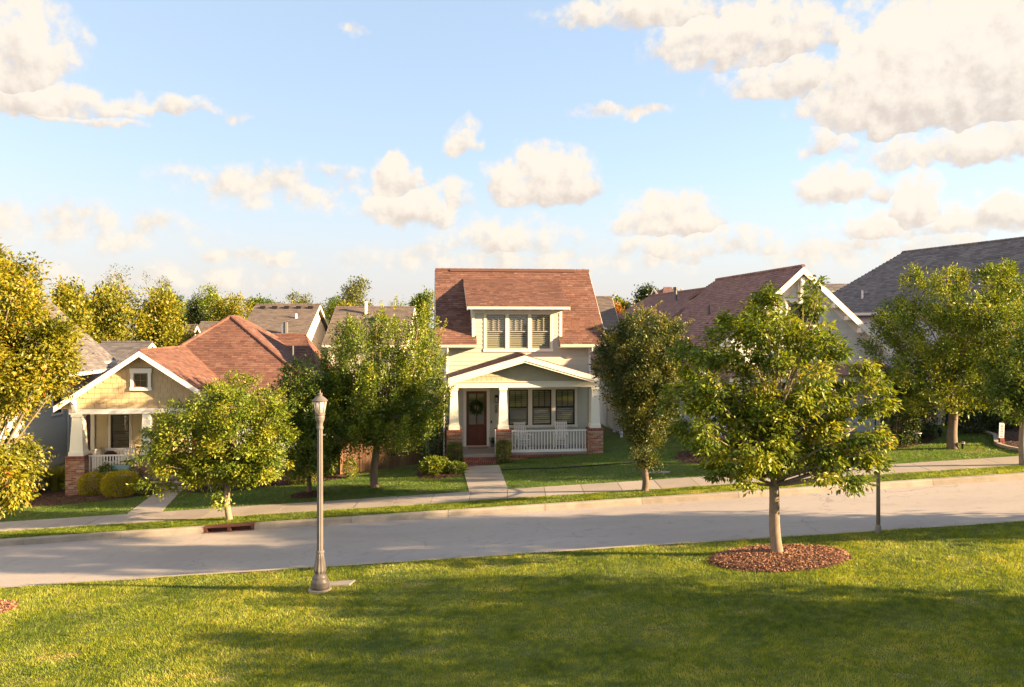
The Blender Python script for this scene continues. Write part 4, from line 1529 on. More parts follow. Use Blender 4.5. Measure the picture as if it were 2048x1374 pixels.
m = MB(); m.tube([(a, 5, b - .3), (a, 5, b + .18)], .07, 8); m.tube([(a, 5, b + .15), (a + .05, 5, b + .24)], [.09, .04], 8); m.build('vent_pipe', M['pipe'], rh)
a, b = RH.V(14, 1351, 584)
m = MB(); m.tube([(a, 14, b - .5), (a, 14, b + .25)], .10, 8); m.tube([(a, 14, b + .15), (a, 14, b + .3)], .15, 8); m.build('flue_pipe', M['pipe'], rh)
RW_ = Face('-v', 0.0)
rbw = RH.V(0, 1700, 722.5)[1]
rgr = 1.0
rw_l, rw_r = rpu - rhw + .45, rpu + rhw - .45
rwin = (rectV(RH, 0, 1648, 1712, 731, 800))
rwin2 = (rpu - 2.2, rpu - .6, 2.0, 3.6)
wall_sheet(rh, RW_, rw_l, rw_r, .2, rbw, [rwin, rwin2], M['palewall'])
window(rh, RW_, *rwin, M['brownframe'], M['white'], slats=0, mx=2, double=False)
window(rh, RW_, *rwin2, M['darkframe'], M['white'], slats=14, mx=2)
MB().box(rwin[0] + .75, rwin[1] - .04, .12, .14, rwin[2], rwin[3]).build('curtain', M['mat'], rh)
lap_siding(rh, RW_, lambda w: (rw_l + .1, rw_r - .1), 1.2, rbw - .02, .16, [(rwin[0] - .13, rwin[1] + .13, rwin[2] - .1, rwin[3] + .12), (rwin2[0] - .13, rwin2[1] + .13, rwin2[2] - .1, rwin2[3] + .12)], M['palewall'])
m = MB()
rtop = rpw - .2
hb = (rtop - rbw) / rm
m.prism([(rpu - hb, .0, rbw), (rpu + hb, .0, rbw), (rpu, .0, rtop)], (0, .12, 0))
m.build('gable_wall', M['bluegrey'], rh)
MB().box(rw_l, rw_r, -.06, .0, rbw - .10, rbw + .09).build('belt_board', M['white'], rh)
attic = rectV(RH, 0, 1575, 1635, 605, 650)
shakes(rh, RW_, gable_range(rpu, rtop, rm, .03), rbw + .10, rtop - .05, .27, .46, [(attic[0] - .12, attic[1] + .12, attic[2] - .12, attic[3] + .16)], M['bluegrey'])
m = MB(); RW_.box(m, attic[0], attic[1], 0, .05, attic[2], attic[2] + .06); RW_.box(m, attic[0], attic[1], 0, .05, attic[3] - .06, attic[3])
for x in (attic[0], (attic[0] + attic[1]) / 2 - .03, attic[1] - .06):
    RW_.box(m, x, x + .06, 0, .05, attic[2] + .06, attic[3] - .06)
wv = m.build('window', M['brownframe'], rh)
m = MB(); RW_.box(m, attic[0] + .05, attic[1] - .05, .015, .02, attic[2] + .05, attic[3] - .05); m.build('pane', M['glass'], wv)
m = MB(); RW_.box(m, attic[0] + .05, attic[1] - .05, .004, .01, attic[2] + .05, attic[3] - .05); m.build('backing', M['dark'], wv)
for nm, q, dd_ in (('casing', (attic[0] - .11, attic[0], attic[2], attic[3]), .06), ('casing', (attic[1], attic[1] + .11, attic[2], attic[3]), .06),
                   ('head_casing', (attic[0] - .14, attic[1] + .14, attic[3], attic[3] + .15), .07), ('sill', (attic[0] - .14, attic[1] + .14, attic[2] - .1, attic[2]), .07)):
    m = MB(); RW_.box(m, q[0], q[1], 0, dd_, q[2], q[3]); m.build(nm, M['white'], wv)
rake(rh, -.485, -.453, rpu, rpw, rhw + .05, rm, .30, M['white'], drop=.01)
rake(rh, -.45, .0, rpu, rpw, rhw, rm, .05, M['white'], drop=.14, name='rake_soffit')
rake(rh, -.05, -.0, rpu, rpw, rhw - .5, rm, .26, M['white'], drop=.2, name='frieze_board')
# peak bracket
m = MB()
m.box(rpu - .08, rpu + .08, -.40, -.06, rpw - .62, rpw - .46)
m.box(rpu - .08, rpu + .08, -.18, -.06, rpw - 1.6, rpw - .62)
m.bar((rpu, -.40, rpw - .60), (rpu, -.14, rpw - 1.55), .14, .14)
m.build('peak_bracket', M['white'], rh)
for d in (1.5, 2.1, 2.7, 3.3):
    for sgn in (-1, 1):
        u = rpu + sgn * d
        m = MB(); m.box(u - .06, u + .06, -.42, -.06, rz_(d) - .42, rz_(d) - .22); m.build('lookout', M['white'], rh)
# side and back walls
m = MB()
m.add([(rw_l, 0, .2), (rw_l, 12, .2), (rw_l, 12, rz_(rhw) + .1), (rw_l, 0, rz_(rhw) + .1)], [(0, 1, 2, 3)])
m.add([(rw_r, 0, .2), (rw_r, 12, .2), (rw_r, 12, rz_(rhw) + .1), (rw_r, 0, rz_(rhw) + .1)], [(0, 1, 2, 3)])
m.build('wall', M['palewall'], rh)
MB().box(lu0 - bhw + .5, lu0 + bhw - .5, 7.4, 26.5, .2, bz(bhw) + .1).build('rear_wall', M['palewall'], rh)
MB().box(rw_l + .1, rw_r - .1, .2, 7, .9, 1.0).build('ground_floor', M['dark'], rh)
# front porch hidden among the trees: deck, posts, rail
MB().box(rw_l - .3, rw_r + .2, -2.2, -.02, .6, 1.3).build('porch_deck', M['floor'], rh)
m = MB(); bricks(m, rw_l - .3, rw_r + .2, -2.2, -.02, .6, 1.28, 'yx'); tag(m.build('porch_bricks', M['brickpink'], rh, tint=True), kind='stuff')
for u in (rw_l - .05, rw_r - .05):
    pier(rh, u, -1.95, .3, .5, 2.2, M['brickpink'])
    column(rh, u, -1.95, 2.2, rbw - .75, .2, .15, M['white'])
MB().box(rw_l - .3, rw_r + .2, -2.15, -1.75, rbw - .75, rbw - .5).build('porch_beam', M['white'], rh)
m = MB(); m.hexa([(rw_l - .5, -2.4, rbw - .5), (rw_r + .4, -2.4, rbw - .5), (rw_r + .4, -.06, rbw - .5), (rw_l - .5, -.06, rbw - .5), (rw_l - .5, -2.4, rbw - .44), (rw_r + .4, -2.4, rbw - .44), (rw_r + .4, -.06, rbw - .12), (rw_l - .5, -.06, rbw - .12)])
m.build('porch_roof', M['roofmauve'], rh)
railing(rh, (rw_l + .3, -1.95, 0), (rpu - .6, -1.95, 0), 1.3, 2.2, 16, M['white'])
railing(rh, (rw_l - .05, -1.6, 0), (rw_l - .05, -.1, 0), 1.3, 2.2, 9, M['white'])

# ------------------------------------------------------------------ slate roofed house at the right edge
FY = R(16)
FRX = at(1806, 505, 50)
FR = Frame(FRX.x, FRX.y, FY)
fr = empty('house', (FR.x, FR.y, 0), FY)
tag(fr, 'pale blue house at the right edge under a long slate grey hip roof', 'house')
frw = FRX.z
fe_w = at(1722, 627, 50).z
fhw = 5.2
roof_plane(fr, [(-fhw, 3.4, fe_w), (-fhw, -21, fe_w), (0, -21, frw), (0, 0, frw)], M['roofgrey'], expo=.17, wid=.34)  # near end lengthened out of view to shade the plum roofed house's gable
roof_plane(fr, [(fhw, 3.4, fe_w), (-fhw, 3.4, fe_w), (0, 0, frw)], M['roofgrey'], expo=.17, wid=.34)
roof_plane(fr, [(fhw, -21, fe_w), (fhw, 3.4, fe_w), (0, 0, frw), (0, -21, frw)], M['roofgrey'], expo=.17, wid=.34)
ridge_cap(fr, (0, -21, frw + .02), (0, 0, frw + .02), M['roofgrey'], r=.09)
m = MB(); m.prism([(-fhw, 3.4, fe_w - .01), (-fhw - .13, 3.4, fe_w - .01), (-fhw - .11, 3.4, fe_w - .16), (-fhw, 3.4, fe_w - .18)], (0, -24.4, 0)); m.build('gutter', M['white'], fr)
MB().box(-fhw + .5, fhw - .5, -20.5, 3, .5, fe_w - .1).build('wall', M['palewall'], fr)
FFc = Face('-u', -fhw + .5)
lap_siding(fr, FFc, lambda w: (-20.4, 2.9), 1.8, fe_w - .15, .2, [], M['palewall'])
m = MB(); FFc.box(m, -6.2, -5.1, .03, .07, 2.6, 4.3); m.build('window', M['white'], fr)
m = MB(); FFc.box(m, -6.1, -5.2, .07, .076, 2.7, 4.2); m.build('pane', M['glass'], fr)
a = FR.V(-1.0, 1738, 588)
m = MB(); m.tube([(a[0], -1, a[1] - .6), (a[0], -1, a[1] + .1)], .2, 12); m.tube([(a[0], -1, a[1] + .05), (a[0], -1, a[1] + .16)], [.25, .22], 12); m.build('roof_vent', M['post'], fr)
v_, w_ = -2.0, 0
a = FR.V(v_, 1739, 592)
m = MB(); m.tube([(-fhw + 1.2, -1.2, fe_w + .6), (-fhw + 1.2, -1.2, fe_w + 1.35)], .06, 8); m.build('vent_pipe', M['vinyl'], fr)
# entry pavilion glimpsed between the trees at the right edge
ev = at(1872, 830, 36)
ep = empty('house', (ev.x, ev.y, gz(ev.x, ev.y)), R(10))
tag(ep, 'small tan stone entry wall with two narrow dark windows behind the right tree', 'building')
MB().box(-.1, 2.4, 0, 1.5, -.3, 3.2).build('wall', M['whitewall'], ep)
MB().box(-.3, 2.7, -.3, 1.8, 3.21, 3.4).build('roof', M['roofgrey'], ep)
for x in (.45, 1.05):
    w0 = MB().box(x - .04, x + .34, -.05, -.002, .1, 1.9).build('window', M['trim'], ep)
    MB().box(x, x + .3, -.06, -.052, .15, 1.85).build('pane', M['darkframe'], w0)


# ------------------------------------------------------------------ roofs further off
def far_house(px0, px1, py_r, py_e, Y, roofm, wallm, label, overhang=.3, depth=None, gable_right=True, ridge_in=(0, 0), name='house'):
    """gabled house whose ridge runs across the view"""
    a, b = at(px0, py_r, Y), at(px1, py_r, Y)
    zr = a.z
    # eave nearer by the run of the roof
    run = 3.6 if depth is None else depth
    ye = Y - run
    ze = CZ + (HZ - py_e) / F * ye
    root = empty(name, ((a.x + b.x) / 2, Y, gz(a.x, Y)), 0)
    tag(root, label, 'house', 'distant houses')
    h = (b.x - a.x) / 2
    g = root.location.z
    zr -= g; ze -= g
    roof_plane(root, [(-h, -run, ze), (h, -run, ze), (h - ridge_in[1], 0, zr), (-h + ridge_in[0], 0, zr)], roofm, expo=.17, wid=.34)
    roof_plane(root, [(h, run, ze), (-h, run, ze), (-h + ridge_in[0], 0, zr), (h - ridge_in[1], 0, zr)], roofm, expo=.3, wid=.6)
    ridge_cap(root, (-h + ridge_in[0], 0, zr + .02), (h - ridge_in[1], 0, zr + .02), roofm, r=.09)
    m = MB()
    hi = h - overhang
    m.prism([(-hi, -run + .4, -1), (-hi, run - .4, -1), (-hi, run - .4, ze), (-hi, 0, zr - .2), (-hi, -run + .4, ze)], (2 * hi, 0, 0))
    m.build('wall', wallm, root)
    for sx in (-h - .03, h):
        for sy in (-1, 1):
            MB().prism([(sx, sy * run, ze), (sx, 0, zr), (sx, 0, zr - .22), (sx, sy * run, ze - .22)], (.03, 0, 0)).build('rake_board', M['trim'], root)
    MB().box(-h, h, -run - .1, -run - .005, ze - .16, ze - .01).build('gutter', M['trim'], root)
    for i in (-.5, .4):
        w0 = MB().box(i * h - .5, i * h + .5, -run + .36, -run + .398, ze - 1.9, ze - .5).build('window', M['white'], root)
        MB().box(i * h - .42, i * h + .42, -run + .35, -run + .358, ze - 1.82, ze - .58).build('pane', M['glass'], w0)
    return root, h, zr, ze, run


root, h, zr, ze, run = far_house(512, 640, 610, 678, 60, M['roofbrown'], M['whitewall'], 'distant house with a brown roof and five box vents along its ridge', depth=4.4)
for i in range(5):
    x = -h + 2 * h * (.14 + i * .185)
    f_ = .09
    m = MB(); yy, zz = -run * f_, zr + (ze - zr) * f_
    m.box(x - .18, x + .18, yy - .2, yy + .05, zz - .05, zz + .14); m.build('roof_vent', M['black'], root)
for px, py, r, hgt, mt in ((566.5, 668, .12, .7, 'vinyl'), (571.5, 672, .16, .95, 'pipe'), (592, 638, .08, .35, 'vinyl')):
    f_ = (py - 610) / 68
    p = at(px, py, 60 - run * f_)
    m = MB(); lx, ly = p.x - root.location.x, -run * f_; lz = zr + (ze - zr) * f_
    m.tube([(lx, ly, lz - .1), (lx, ly, lz + hgt)], r, 8); m.build('vent_pipe', M[mt], root)
root, h, zr, ze, run = far_house(672, 829, 615, 690, 62, M['roofbrown'], M['whitewall'], 'distant brown roofed house with a white chimney pipe behind the wide maple', depth=4.6)
p = at(731, 615, 61)
m = MB(); m.tube([(p.x - root.location.x, -.8, zr - .6), (p.x - root.location.x, -.8, zr + .4)], .12, 10); m.tube([(p.x - root.location.x, -.8, zr + .36), (p.x - root.location.x, -.8, zr + .45)], .16, 10)
m.build('chimney_pipe', M['white'], root)
p = at(764, 627, 60)
m = MB(); m.box(p.x - root.location.x - .3, p.x - root.location.x + .3, -1.9, -1.4, zr - 1.0, zr - .55); m.build('roof_vent', M['black'], root)
far_house(204, 304, 685, 735, 50, M['roofgrey'], M['whitewall'], 'small grey roofed outbuilding behind the tan bungalow, white gable end', depth=2.6)
far_house(402, 444, 645, 690, 66, M['roofbrown'], M['tan'], 'distant tan roof low between gold trees left of the hip roof', depth=4.0)
far_house(372, 394, 651, 685, 63, M['roofbrown'], M['sage'], 'tiny far gable beside the gold trees left of the hip roof', depth=1.6)
root, h, zr, ze, run = far_house(1120, 1224, 595, 655, 58, M['roofbrown'], M['whitewall'], 'distant house with brown roof just right of the middle house', depth=4.4)
MB().box(h - 2.2, h - .1, -run - .5, -run - .12, ze - .55, ze - .12).build('shaded_soffit', M['navy'], root)  # navy box: the shade under the eave put into its colour
far_house(1308, 1362, 576, 600, 75, M['roofmauve'], M['roofmauve'], 'far plum hip roof peeping over the long roof right of centre', depth=4, ridge_in=(.9, .9))
far_house(1640, 1765, 570, 606, 62, M['roofgrey'], M['palewall'], 'distant slate roofed house between the two right hand houses', depth=3.6)

# ------------------------------------------------------------------ foliage kit
def unit(v):
    return v / np.maximum(np.linalg.norm(v, axis=-1, keepdims=True), 1e-9)


def leaves(name, P, D, N, S, T, mat, parent, ratio=.5, fold=.12):
    """pointed, slightly folded leaves: base, right, tip, left"""
    D = unit(D)
    N = unit(N - D * (N * D).sum(1, keepdims=True))
    B = np.cross(D, N)
    S = S[:, None]
    base = P
    tip = P + D * S
    mid = P + D * S * .45 + N * S * fold
    rt, lf = mid + B * S * ratio * .5, mid - B * S * ratio * .5
    V = np.stack([base, rt, tip, lf], 1).reshape(-1, 3)
    n = len(P)
    i = np.arange(n)[:, None] * 4
    Fq = np.concatenate([i + np.array([[0, 1, 2]]), i + np.array([[0, 2, 3]])], 0)
    return np_mesh(name, V, Fq, mat, parent, np.repeat(T, 4))


def twig_leaves(rs_, C, n_leaf, L, spread, upright, droop, size, center, outw=.55, tjit=.17, tbias=0.0, flat=1.0):
    """leaves along twigs whose tips reach the points C"""
    n = len(C)
    out = unit(C - center)
    dirs = unit(out * .8 + np.array([0, 0, upright]) + rs_.normal(0, .35, (n, 3)))
    Ls = L * rs_.uniform(.6, 1.3, n)
    tw = np.repeat(np.arange(n), n_leaf)
    m = len(tw)
    t = rs_.uniform(0, 1, m) ** .8
    off = rs_.normal(0, 1, (m, 3)) * (spread * (1.1 - .7 * t))[:, None]
    off[:, 2] *= flat
    P = C[tw] - dirs[tw] * (Ls[tw] * (1 - t))[:, None] + off
    D = dirs[tw] * .5 + unit(off + 1e-6) * .8 + rs_.normal(0, .35, (m, 3))
    D[:, 2] -= droop
    ou = off.copy(); ou[:, 2] /= max(flat, .3)
    N = out[tw] * .45 + unit(ou + 1e-6) * .75 + rs_.normal(0, .33, (m, 3))
    N[:, 2] += .3
    S = size * rs_.uniform(.45, 1.4, m)
    base = rs_.uniform(.12, .78, n)
    T = np.clip(base[tw] + rs_.normal(0, tjit, m) + tbias, 0, 1)
    return P, D, N, S, T, dirs, Ls


def branch_path(p, q, bend, n=5):
    p, q = Vector(p), Vector(q)
    c = p.lerp(q, .5) + Vector(bend)
    return [(p * (1 - t) ** 2 + c * 2 * t * (1 - t) + q * t * t) for t in [i / n for i in range(n + 1)]]


def tree(name, base, blobs, Y, label, mat, leaf=.10, twigs=600, per=42, L=.55, spread=.10, upright=.4, droop=.1, bark='bark', r0=.12, fork=None,
         seed=1, group=None, spikes=None, ratio=.5, lean=(0, 0), depth=1.0, tbias=0.0, flare=1.5, fine=True, dyset=None, fork_k=.45, flat=1.0, grow=1.0):
    """blobs: centre px, py, half width, half height in photo pixels at depth Y"""
    rs_ = np.random.RandomState(seed)
    base = Vector(base)
    root = empty(name, base)
    tag(root, label, 'tree', group or 'street and lawn trees')
    s = Y / F
    B = []
    for (px, py, rx, ry) in blobs:
        p = at(px, py, Y) - base
        B.append([p.x, 0, p.z, rx * s * 1.13 * grow, ry * s * 1.13 * grow])
    B = np.array(B)
    cx, cz = (B[:, 0].min() + B[:, 0].max()) / 2, B[:, 2].mean()
    HWd = (B[:, 0] + B[:, 3]).max() - cx
    for k in range(len(B)):
        room = math.sqrt(max(.05, 1 - ((B[k, 0] - cx) / (HWd + .1)) ** 2)) * HWd - B[k, 3] * .6
        B[k, 1] = rs_.uniform(-1, 1) * max(0, room) * depth
    # a second, shuffled ring fills the crown's depth
    ex = B.copy()
    ex[:, 1] = -np.sign(B[:, 1] + 1e-6) * np.abs(B[:, 1]) * .8 - np.sign(B[:, 1] + 1e-6) * .25 * B[:, 3]
    ex[:, 3:] *= .9
    AB = np.concatenate([B, ex], 0)
    vol = AB[:, 3] * AB[:, 3] * AB[:, 4]
    area = vol ** (2 / 3.)
    pick = rs_.choice(len(AB), twigs, p=area / area.sum())
    # clumps inside each blob
    d = unit(rs_.normal(0, 1, (twigs, 3)))
    r = rs_.uniform(.25, 1, twigs) ** .45
    rad = np.stack([AB[pick, 3], AB[pick, 3], AB[pick, 4]], 1)
    C = AB[pick, :3] + d * r[:, None] * rad
    C += rs_.normal(0, .05, C.shape)
    cen = np.array([cx * .6, 0, cz - .25 * (B[:, 2].max() - B[:, 2].min())])
    P, D, N, S, T, dirs, Ls = twig_leaves(rs_, C, per, L, spread, upright, droop, leaf, cen, tbias=tbias, flat=flat)
    if spikes:
        sp = []
        for (x0, y0, x1, y1) in spikes:
            a, b = at(x0, y0, Y) - base, at(x1, y1, Y) - base
            dy = rs_.uniform(-.6, .6) * HWd * .5
            for t in np.linspace(0, 1, 64):
                sp.append((a.x + (b.x - a.x) * t + rs_.normal(0, .06 * (1.25 - t)), dy + rs_.normal(0, .06 * (1.25 - t)), a.z + (b.z - a.z) * t))
        sp = np.array(sp)
        P = np.concatenate([P, sp]); m = len(sp)
        D = np.concatenate([D, rs_.normal(0, .6, (m, 3)) + [0, 0, .5]])
        N = np.concatenate([N, rs_.normal(0, 1, (m, 3))]); S = np.concatenate([S, leaf * rs_.uniform(.6, 1.1, m)])
        T = np.concatenate([T, np.clip(rs_.normal(.8, .15, m), 0, 1)])
    keep = P[:, 2] > .12
    crown = leaves('crown', P[keep], D[keep], N[keep], S[keep], T[keep], mat, root, ratio)
    # trunk and limbs
    m = MB()
    zt = B[:, 2].max()
    zf = fork if fork is not None else max(.5, B[:, 2].min() - .1)
    tx = cx * .35 + lean[0]
    n = 9
    pts = []
    for i in range(n):
        t = i / (n - 1)
        pts.append((tx * t * .5 + .03 * math.sin(5 * t + seed), .03 * math.cos(4 * t + seed), -.12 + (zf + .12) * t))
    rr = [r0 * (1 + (flare - 1) * math.exp(-t * 14)) * (1 - .18 * t) for t in [i / (n - 1) for i in range(n)]]
    m.tube(pts, rr, 12)
    top = Vector(pts[-1])
    lead = Vector((cx * .5, 0, zf + (zt - zf) * .75))
    m.tube(branch_path(top - Vector((0, 0, .1)), lead, (rs_.normal(0, .1), rs_.normal(0, .1), 0)), np.linspace(r0 * .62, r0 * .12, 6), 7)
    tree_limbs = []
    for k in range(len(AB)):
        if k >= len(B) and rs_.rand() < .45:
            continue
        bc = Vector(AB[k, :3])
        t0 = min(.8, max(0.0, (bc.z - zf) / max(.1, (lead.z - zf)) * fork_k - .1))
        st = top.lerp(lead, t0)
        rk = r0 * (.30 - .16 * t0) * (.7 + .5 * min(1, AB[k, 3]))
        path = branch_path(st, bc, (rs_.normal(0, .12), rs_.normal(0, .12), -.18 * (bc - st).length * (.5 if upright > .5 else .25)))
        m.tube(path, np.linspace(rk, rk * .3, 6), 6)
        tree_limbs.append((bc, rk * .3, k))
    if fine:
        # twigs
        sel = rs_.choice(twigs, min(twigs, 160), replace=False)
        for i in sel:
            a = C[i] - dirs[i] * Ls[i]
            bc = Vector(AB[pick[i], :3])
            m.tube([bc, Vector(a).lerp(Vector(C[i]), .3), Vector(C[i])], [r0 * .07, r0 * .05, r0 * .02], 3, False)
    m.build('trunk', M[bark], root, smooth=True)
    return root


def shrub(name, c, rx, ry, rz, mat, label, n=2600, leaf=.045, seed=1, flat=0.0, group=None, shell=.55, cat='shrub', box=0.0, tbias=0.0, droop=0.0, yaw=0.0, stems=True, ratio=.6, noise_=.12, lift=0.0):
    """bushy plant: leaves through an ellipsoid or clipped block, base at c"""
    rs_ = np.random.RandomState(seed)
    root = empty(name, c, yaw)
    tag(root, label, cat, group)
    d = unit(rs_.normal(0, 1, (n, 3)))
    if box:
        pw_ = 1 / (np.abs(d) ** (2 + box * 8)).sum(1, keepdims=True) ** (1 / (2 + box * 8))
        d2 = d * pw_
    else:
        d2 = d
    r = rs_.uniform(shell, 1, n) ** .6
    bumps = 1 + noise_ * np.sin(d[:, 0] * 7 + seed) * np.cos(d[:, 1] * 6 + 2 * seed) + noise_ * .7 * np.sin(d[:, 2] * 9 + d[:, 0] * 11)
    P = d2 * (r * bumps)[:, None] * np.array([rx, ry, rz])
    P[:, 2] += rz * .96 + lift
    P = P[P[:, 2] > .01 + lift * .6]
    m = len(P)
    d = unit(P - np.array([0, 0, rz + lift]))
    D = d * .8 + rs_.normal(0, .6, (m, 3)); D[:, 2] += .3 - droop
    N = d * .8 + rs_.normal(0, .55, (m, 3)); N[:, 2] += .25
    S = leaf * rs_.uniform(.6, 1.3, m)
    T = np.clip(rs_.normal(.5, .25, m) + tbias, 0, 1)
    leaves('foliage', P, D, N, S, T, mat, root, ratio)
    if stems:
        b = MB()
        for i in range(7):
            a = i * 2.4
            b.tube([(.06 * math.cos(a), .06 * math.sin(a), -.05), (.4 * rx * math.cos(a), .4 * ry * math.sin(a), rz * .9 + lift), (.7 * rx * math.cos(a), .7 * ry * math.sin(a), rz * 1.4 + lift)], [.02, .012, .005], 5)
        b.build('stem', M['bark'], root)
    return root


# ------------------------------------------------------------------ street trees
p = gp(1556, 1111)
tree('maple_tree', p, [(1528, 598, 36, 36), (1500, 655, 55, 42), (1470, 705, 45, 30), (1632, 588, 36, 32), (1590, 655, 66, 40), (1640, 680, 42, 40),
                       (1560, 725, 105, 42), (1395, 705, 34, 34), (1380, 765, 34, 45), (1420, 800, 65, 40), (1388, 850, 40, 40), (1490, 810, 80, 50), (1580, 800, 80, 45),
                       (1650, 775, 48, 35), (1755, 752, 30, 34), (1748, 800, 42, 34), (1765, 870, 28, 30), (1735, 885, 50, 36), (1690, 850, 60, 34), (1600, 870, 85, 50),
                       (1490, 890, 75, 44), (1415, 905, 42, 40), (1690, 920, 55, 35), (1640, 935, 60, 28), (1530, 930, 60, 30), (1700, 958, 24, 16), (1450, 945, 40, 28), (1750, 915, 32, 20), (1365, 720, 22, 40), (1355, 800, 24, 40), (1545, 640, 40, 40), (1450, 660, 34, 34)],
     p.y, 'young maple in a ring of red mulch on the near lawn', M['leafy'], leaf=.12, twigs=400, per=112, L=.38, spread=.14, flat=.55, upright=.12, droop=.65, bark='palebark', r0=.135,
     fork=1.62, seed=3, grow=.83, ratio=.46, depth=.6, lean=(-.25, 0))
p = gp(-48, 1225)
tree('maple_tree', p, [(-40, 520, 60, 44), (8, 545, 42, 45), (55, 580, 36, 30), (-20, 630, 70, 60), (50, 640, 60, 42), (110, 655, 38, 28), (30, 705, 70, 44), (105, 705, 38, 30),
                       (0, 760, 55, 36), (62, 752, 48, 30), (120, 735, 20, 24), (45, 795, 40, 20), (-60, 820, 50, 50), (20, 905, 40, 22), (-10, 945, 50, 40), (48, 930, 32, 22), (15, 1000, 34, 26), (-60, 720, 60, 60), (-50, 960, 50, 60)],
     p.y, 'golden green maple leaning into the picture from the left edge', M['leafgold'], leaf=.095, twigs=460, per=140, L=.45, spread=.18, flat=.8, upright=.15, droop=.45, bark='palebark', r0=.15,
     fork=1.7, seed=5, ratio=.5, depth=.8, grow=.9)
p = gp(458, 1040)
tree('ash_tree', p, [(440, 785, 52, 34), (395, 815, 48, 40), (490, 805, 52, 38), (545, 825, 34, 38), (345, 860, 42, 38), (315, 905, 30, 42), (400, 880, 66, 50), (480, 870, 66, 50), (550, 880, 34, 46),
                     (345, 945, 42, 30), (425, 940, 58, 30), (505, 930, 50, 34), (560, 925, 20, 24), (455, 975, 26, 12)],
     p.y, 'rounded bushy tree on the verge above the storm drain', M['leafy'], leaf=.10, twigs=420, per=125, L=.38, spread=.16, flat=.75, upright=.2, droop=.35, bark='palebark', r0=.105, fork=1.15, seed=8, ratio=.5)
p = gp(617, 990)
tree('ash_tree', p, [(605, 735, 26, 24), (585, 775, 36, 34), (640, 780, 36, 40), (600, 820, 52, 40), (655, 840, 32, 40), (570, 850, 24, 36), (620, 880, 52, 38), (660, 900, 26, 26), (590, 915, 36, 22), (630, 935, 36, 16)],
     p.y, 'dark leafy tree right behind the tall lamp post', M['leaf'], leaf=.10, twigs=260, per=115, L=.42, spread=.17, upright=.25, droop=.25, r0=.10, fork=1.0, seed=12)
p = gp(748, 974)
tree('maple_tree', p, [(770, 640, 34, 40), (702, 670, 36, 40), (665, 715, 30, 40), (738, 690, 42, 56), (805, 670, 36, 50), (845, 655, 24, 42), (870, 700, 22, 42), (835, 730, 45, 50), (770, 755, 80, 50),
                       (690, 765, 48, 42), (660, 800, 28, 34), (720, 820, 70, 42), (800, 825, 75, 46), (862, 805, 38, 40), (885, 790, 16, 44), (690, 848, 46, 24), (755, 852, 60, 20), (825, 848, 40, 22)],
     p.y, 'wide upright maple between the wooden fence and the middle house', M['leafy'], leaf=.09, twigs=520, per=165, L=1.0, spread=.115, upright=1.3, droop=-.15, r0=.155, fork=1.5, seed=21, tbias=-.16, grow=.9,
     spikes=[(760, 640, 755, 600), (795, 620, 797, 592), (700, 650, 694, 628), (845, 620, 848, 606), (880, 670, 893, 640), (650, 745, 636, 735), (890, 790, 908, 772)])
p = gp(1290, 983)
tree('hornbeam_tree', p, [(1255, 650, 26, 26), (1300, 640, 28, 26), (1345, 660, 24, 30), (1290, 690, 74, 40), (1218, 690, 24, 34), (1362, 705, 22, 34), (1208, 735, 18, 34), (1280, 750, 76, 46),
                          (1355, 755, 24, 38), (1232, 782, 20, 30), (1290, 805, 58, 44), (1338, 812, 20, 30), (1258, 850, 26, 30), (1300, 862, 34, 32), (1288, 905, 24, 20)],
     p.y, 'dense egg shaped street tree right of the middle house', M['leafbronze'], leaf=.082, twigs=760, per=115, L=.42, spread=.115, upright=.8, droop=0.0, r0=.115, fork=1.0, seed=31, tbias=-.05, grow=.82,
     spikes=[(1272, 630, 1262, 600), (1300, 625, 1328, 602), (1315, 640, 1300, 615), (1350, 660, 1384, 638), (1225, 680, 1192, 648), (1285, 640, 1283, 605), (1340, 650, 1362, 632), (1240, 690, 1208, 672), (1365, 690, 1388, 672), (1255, 640, 1246, 622)])
p = gp(1905, 897)
tree('maple_tree', p, [(1852, 555, 26, 34), (1838, 610, 40, 34), (1785, 640, 32, 24), (1895, 615, 42, 36), (1958, 560, 34, 38), (2008, 550, 34, 40), (1960, 630, 62, 44), (2040, 600, 34, 52),
                       (1825, 680, 62, 36), (1920, 705, 72, 44), (2000, 700, 54, 46), (1795, 735, 44, 26), (1868, 770, 62, 36), (1955, 780, 46, 36), (1838, 805, 40, 22)],
     p.y, 'large gold topped tree in front of the slate roofed house', M['leafy'], leaf=.105, twigs=520, per=135, L=.6, spread=.17, upright=.7, droop=.1, r0=.19, fork=1.6, seed=41, tbias=-.05, grow=.84)
p = gp(2046, 930)
tree('ash_tree', p, [(2060, 640, 46, 44), (2010, 715, 32, 40), (2055, 740, 52, 52), (2000, 765, 38, 36), (2085, 770, 52, 56), (1985, 800, 26, 20), (2035, 825, 36, 24), (2095, 690, 46, 56)],
     p.y, 'green tree on the far verge at the right edge of the picture', M['leaf'], leaf=.105, twigs=260, per=110, L=.45, spread=.17, upright=.2, droop=.35, r0=.11, fork=1.6, seed=47, bark='palebark', tbias=.1)

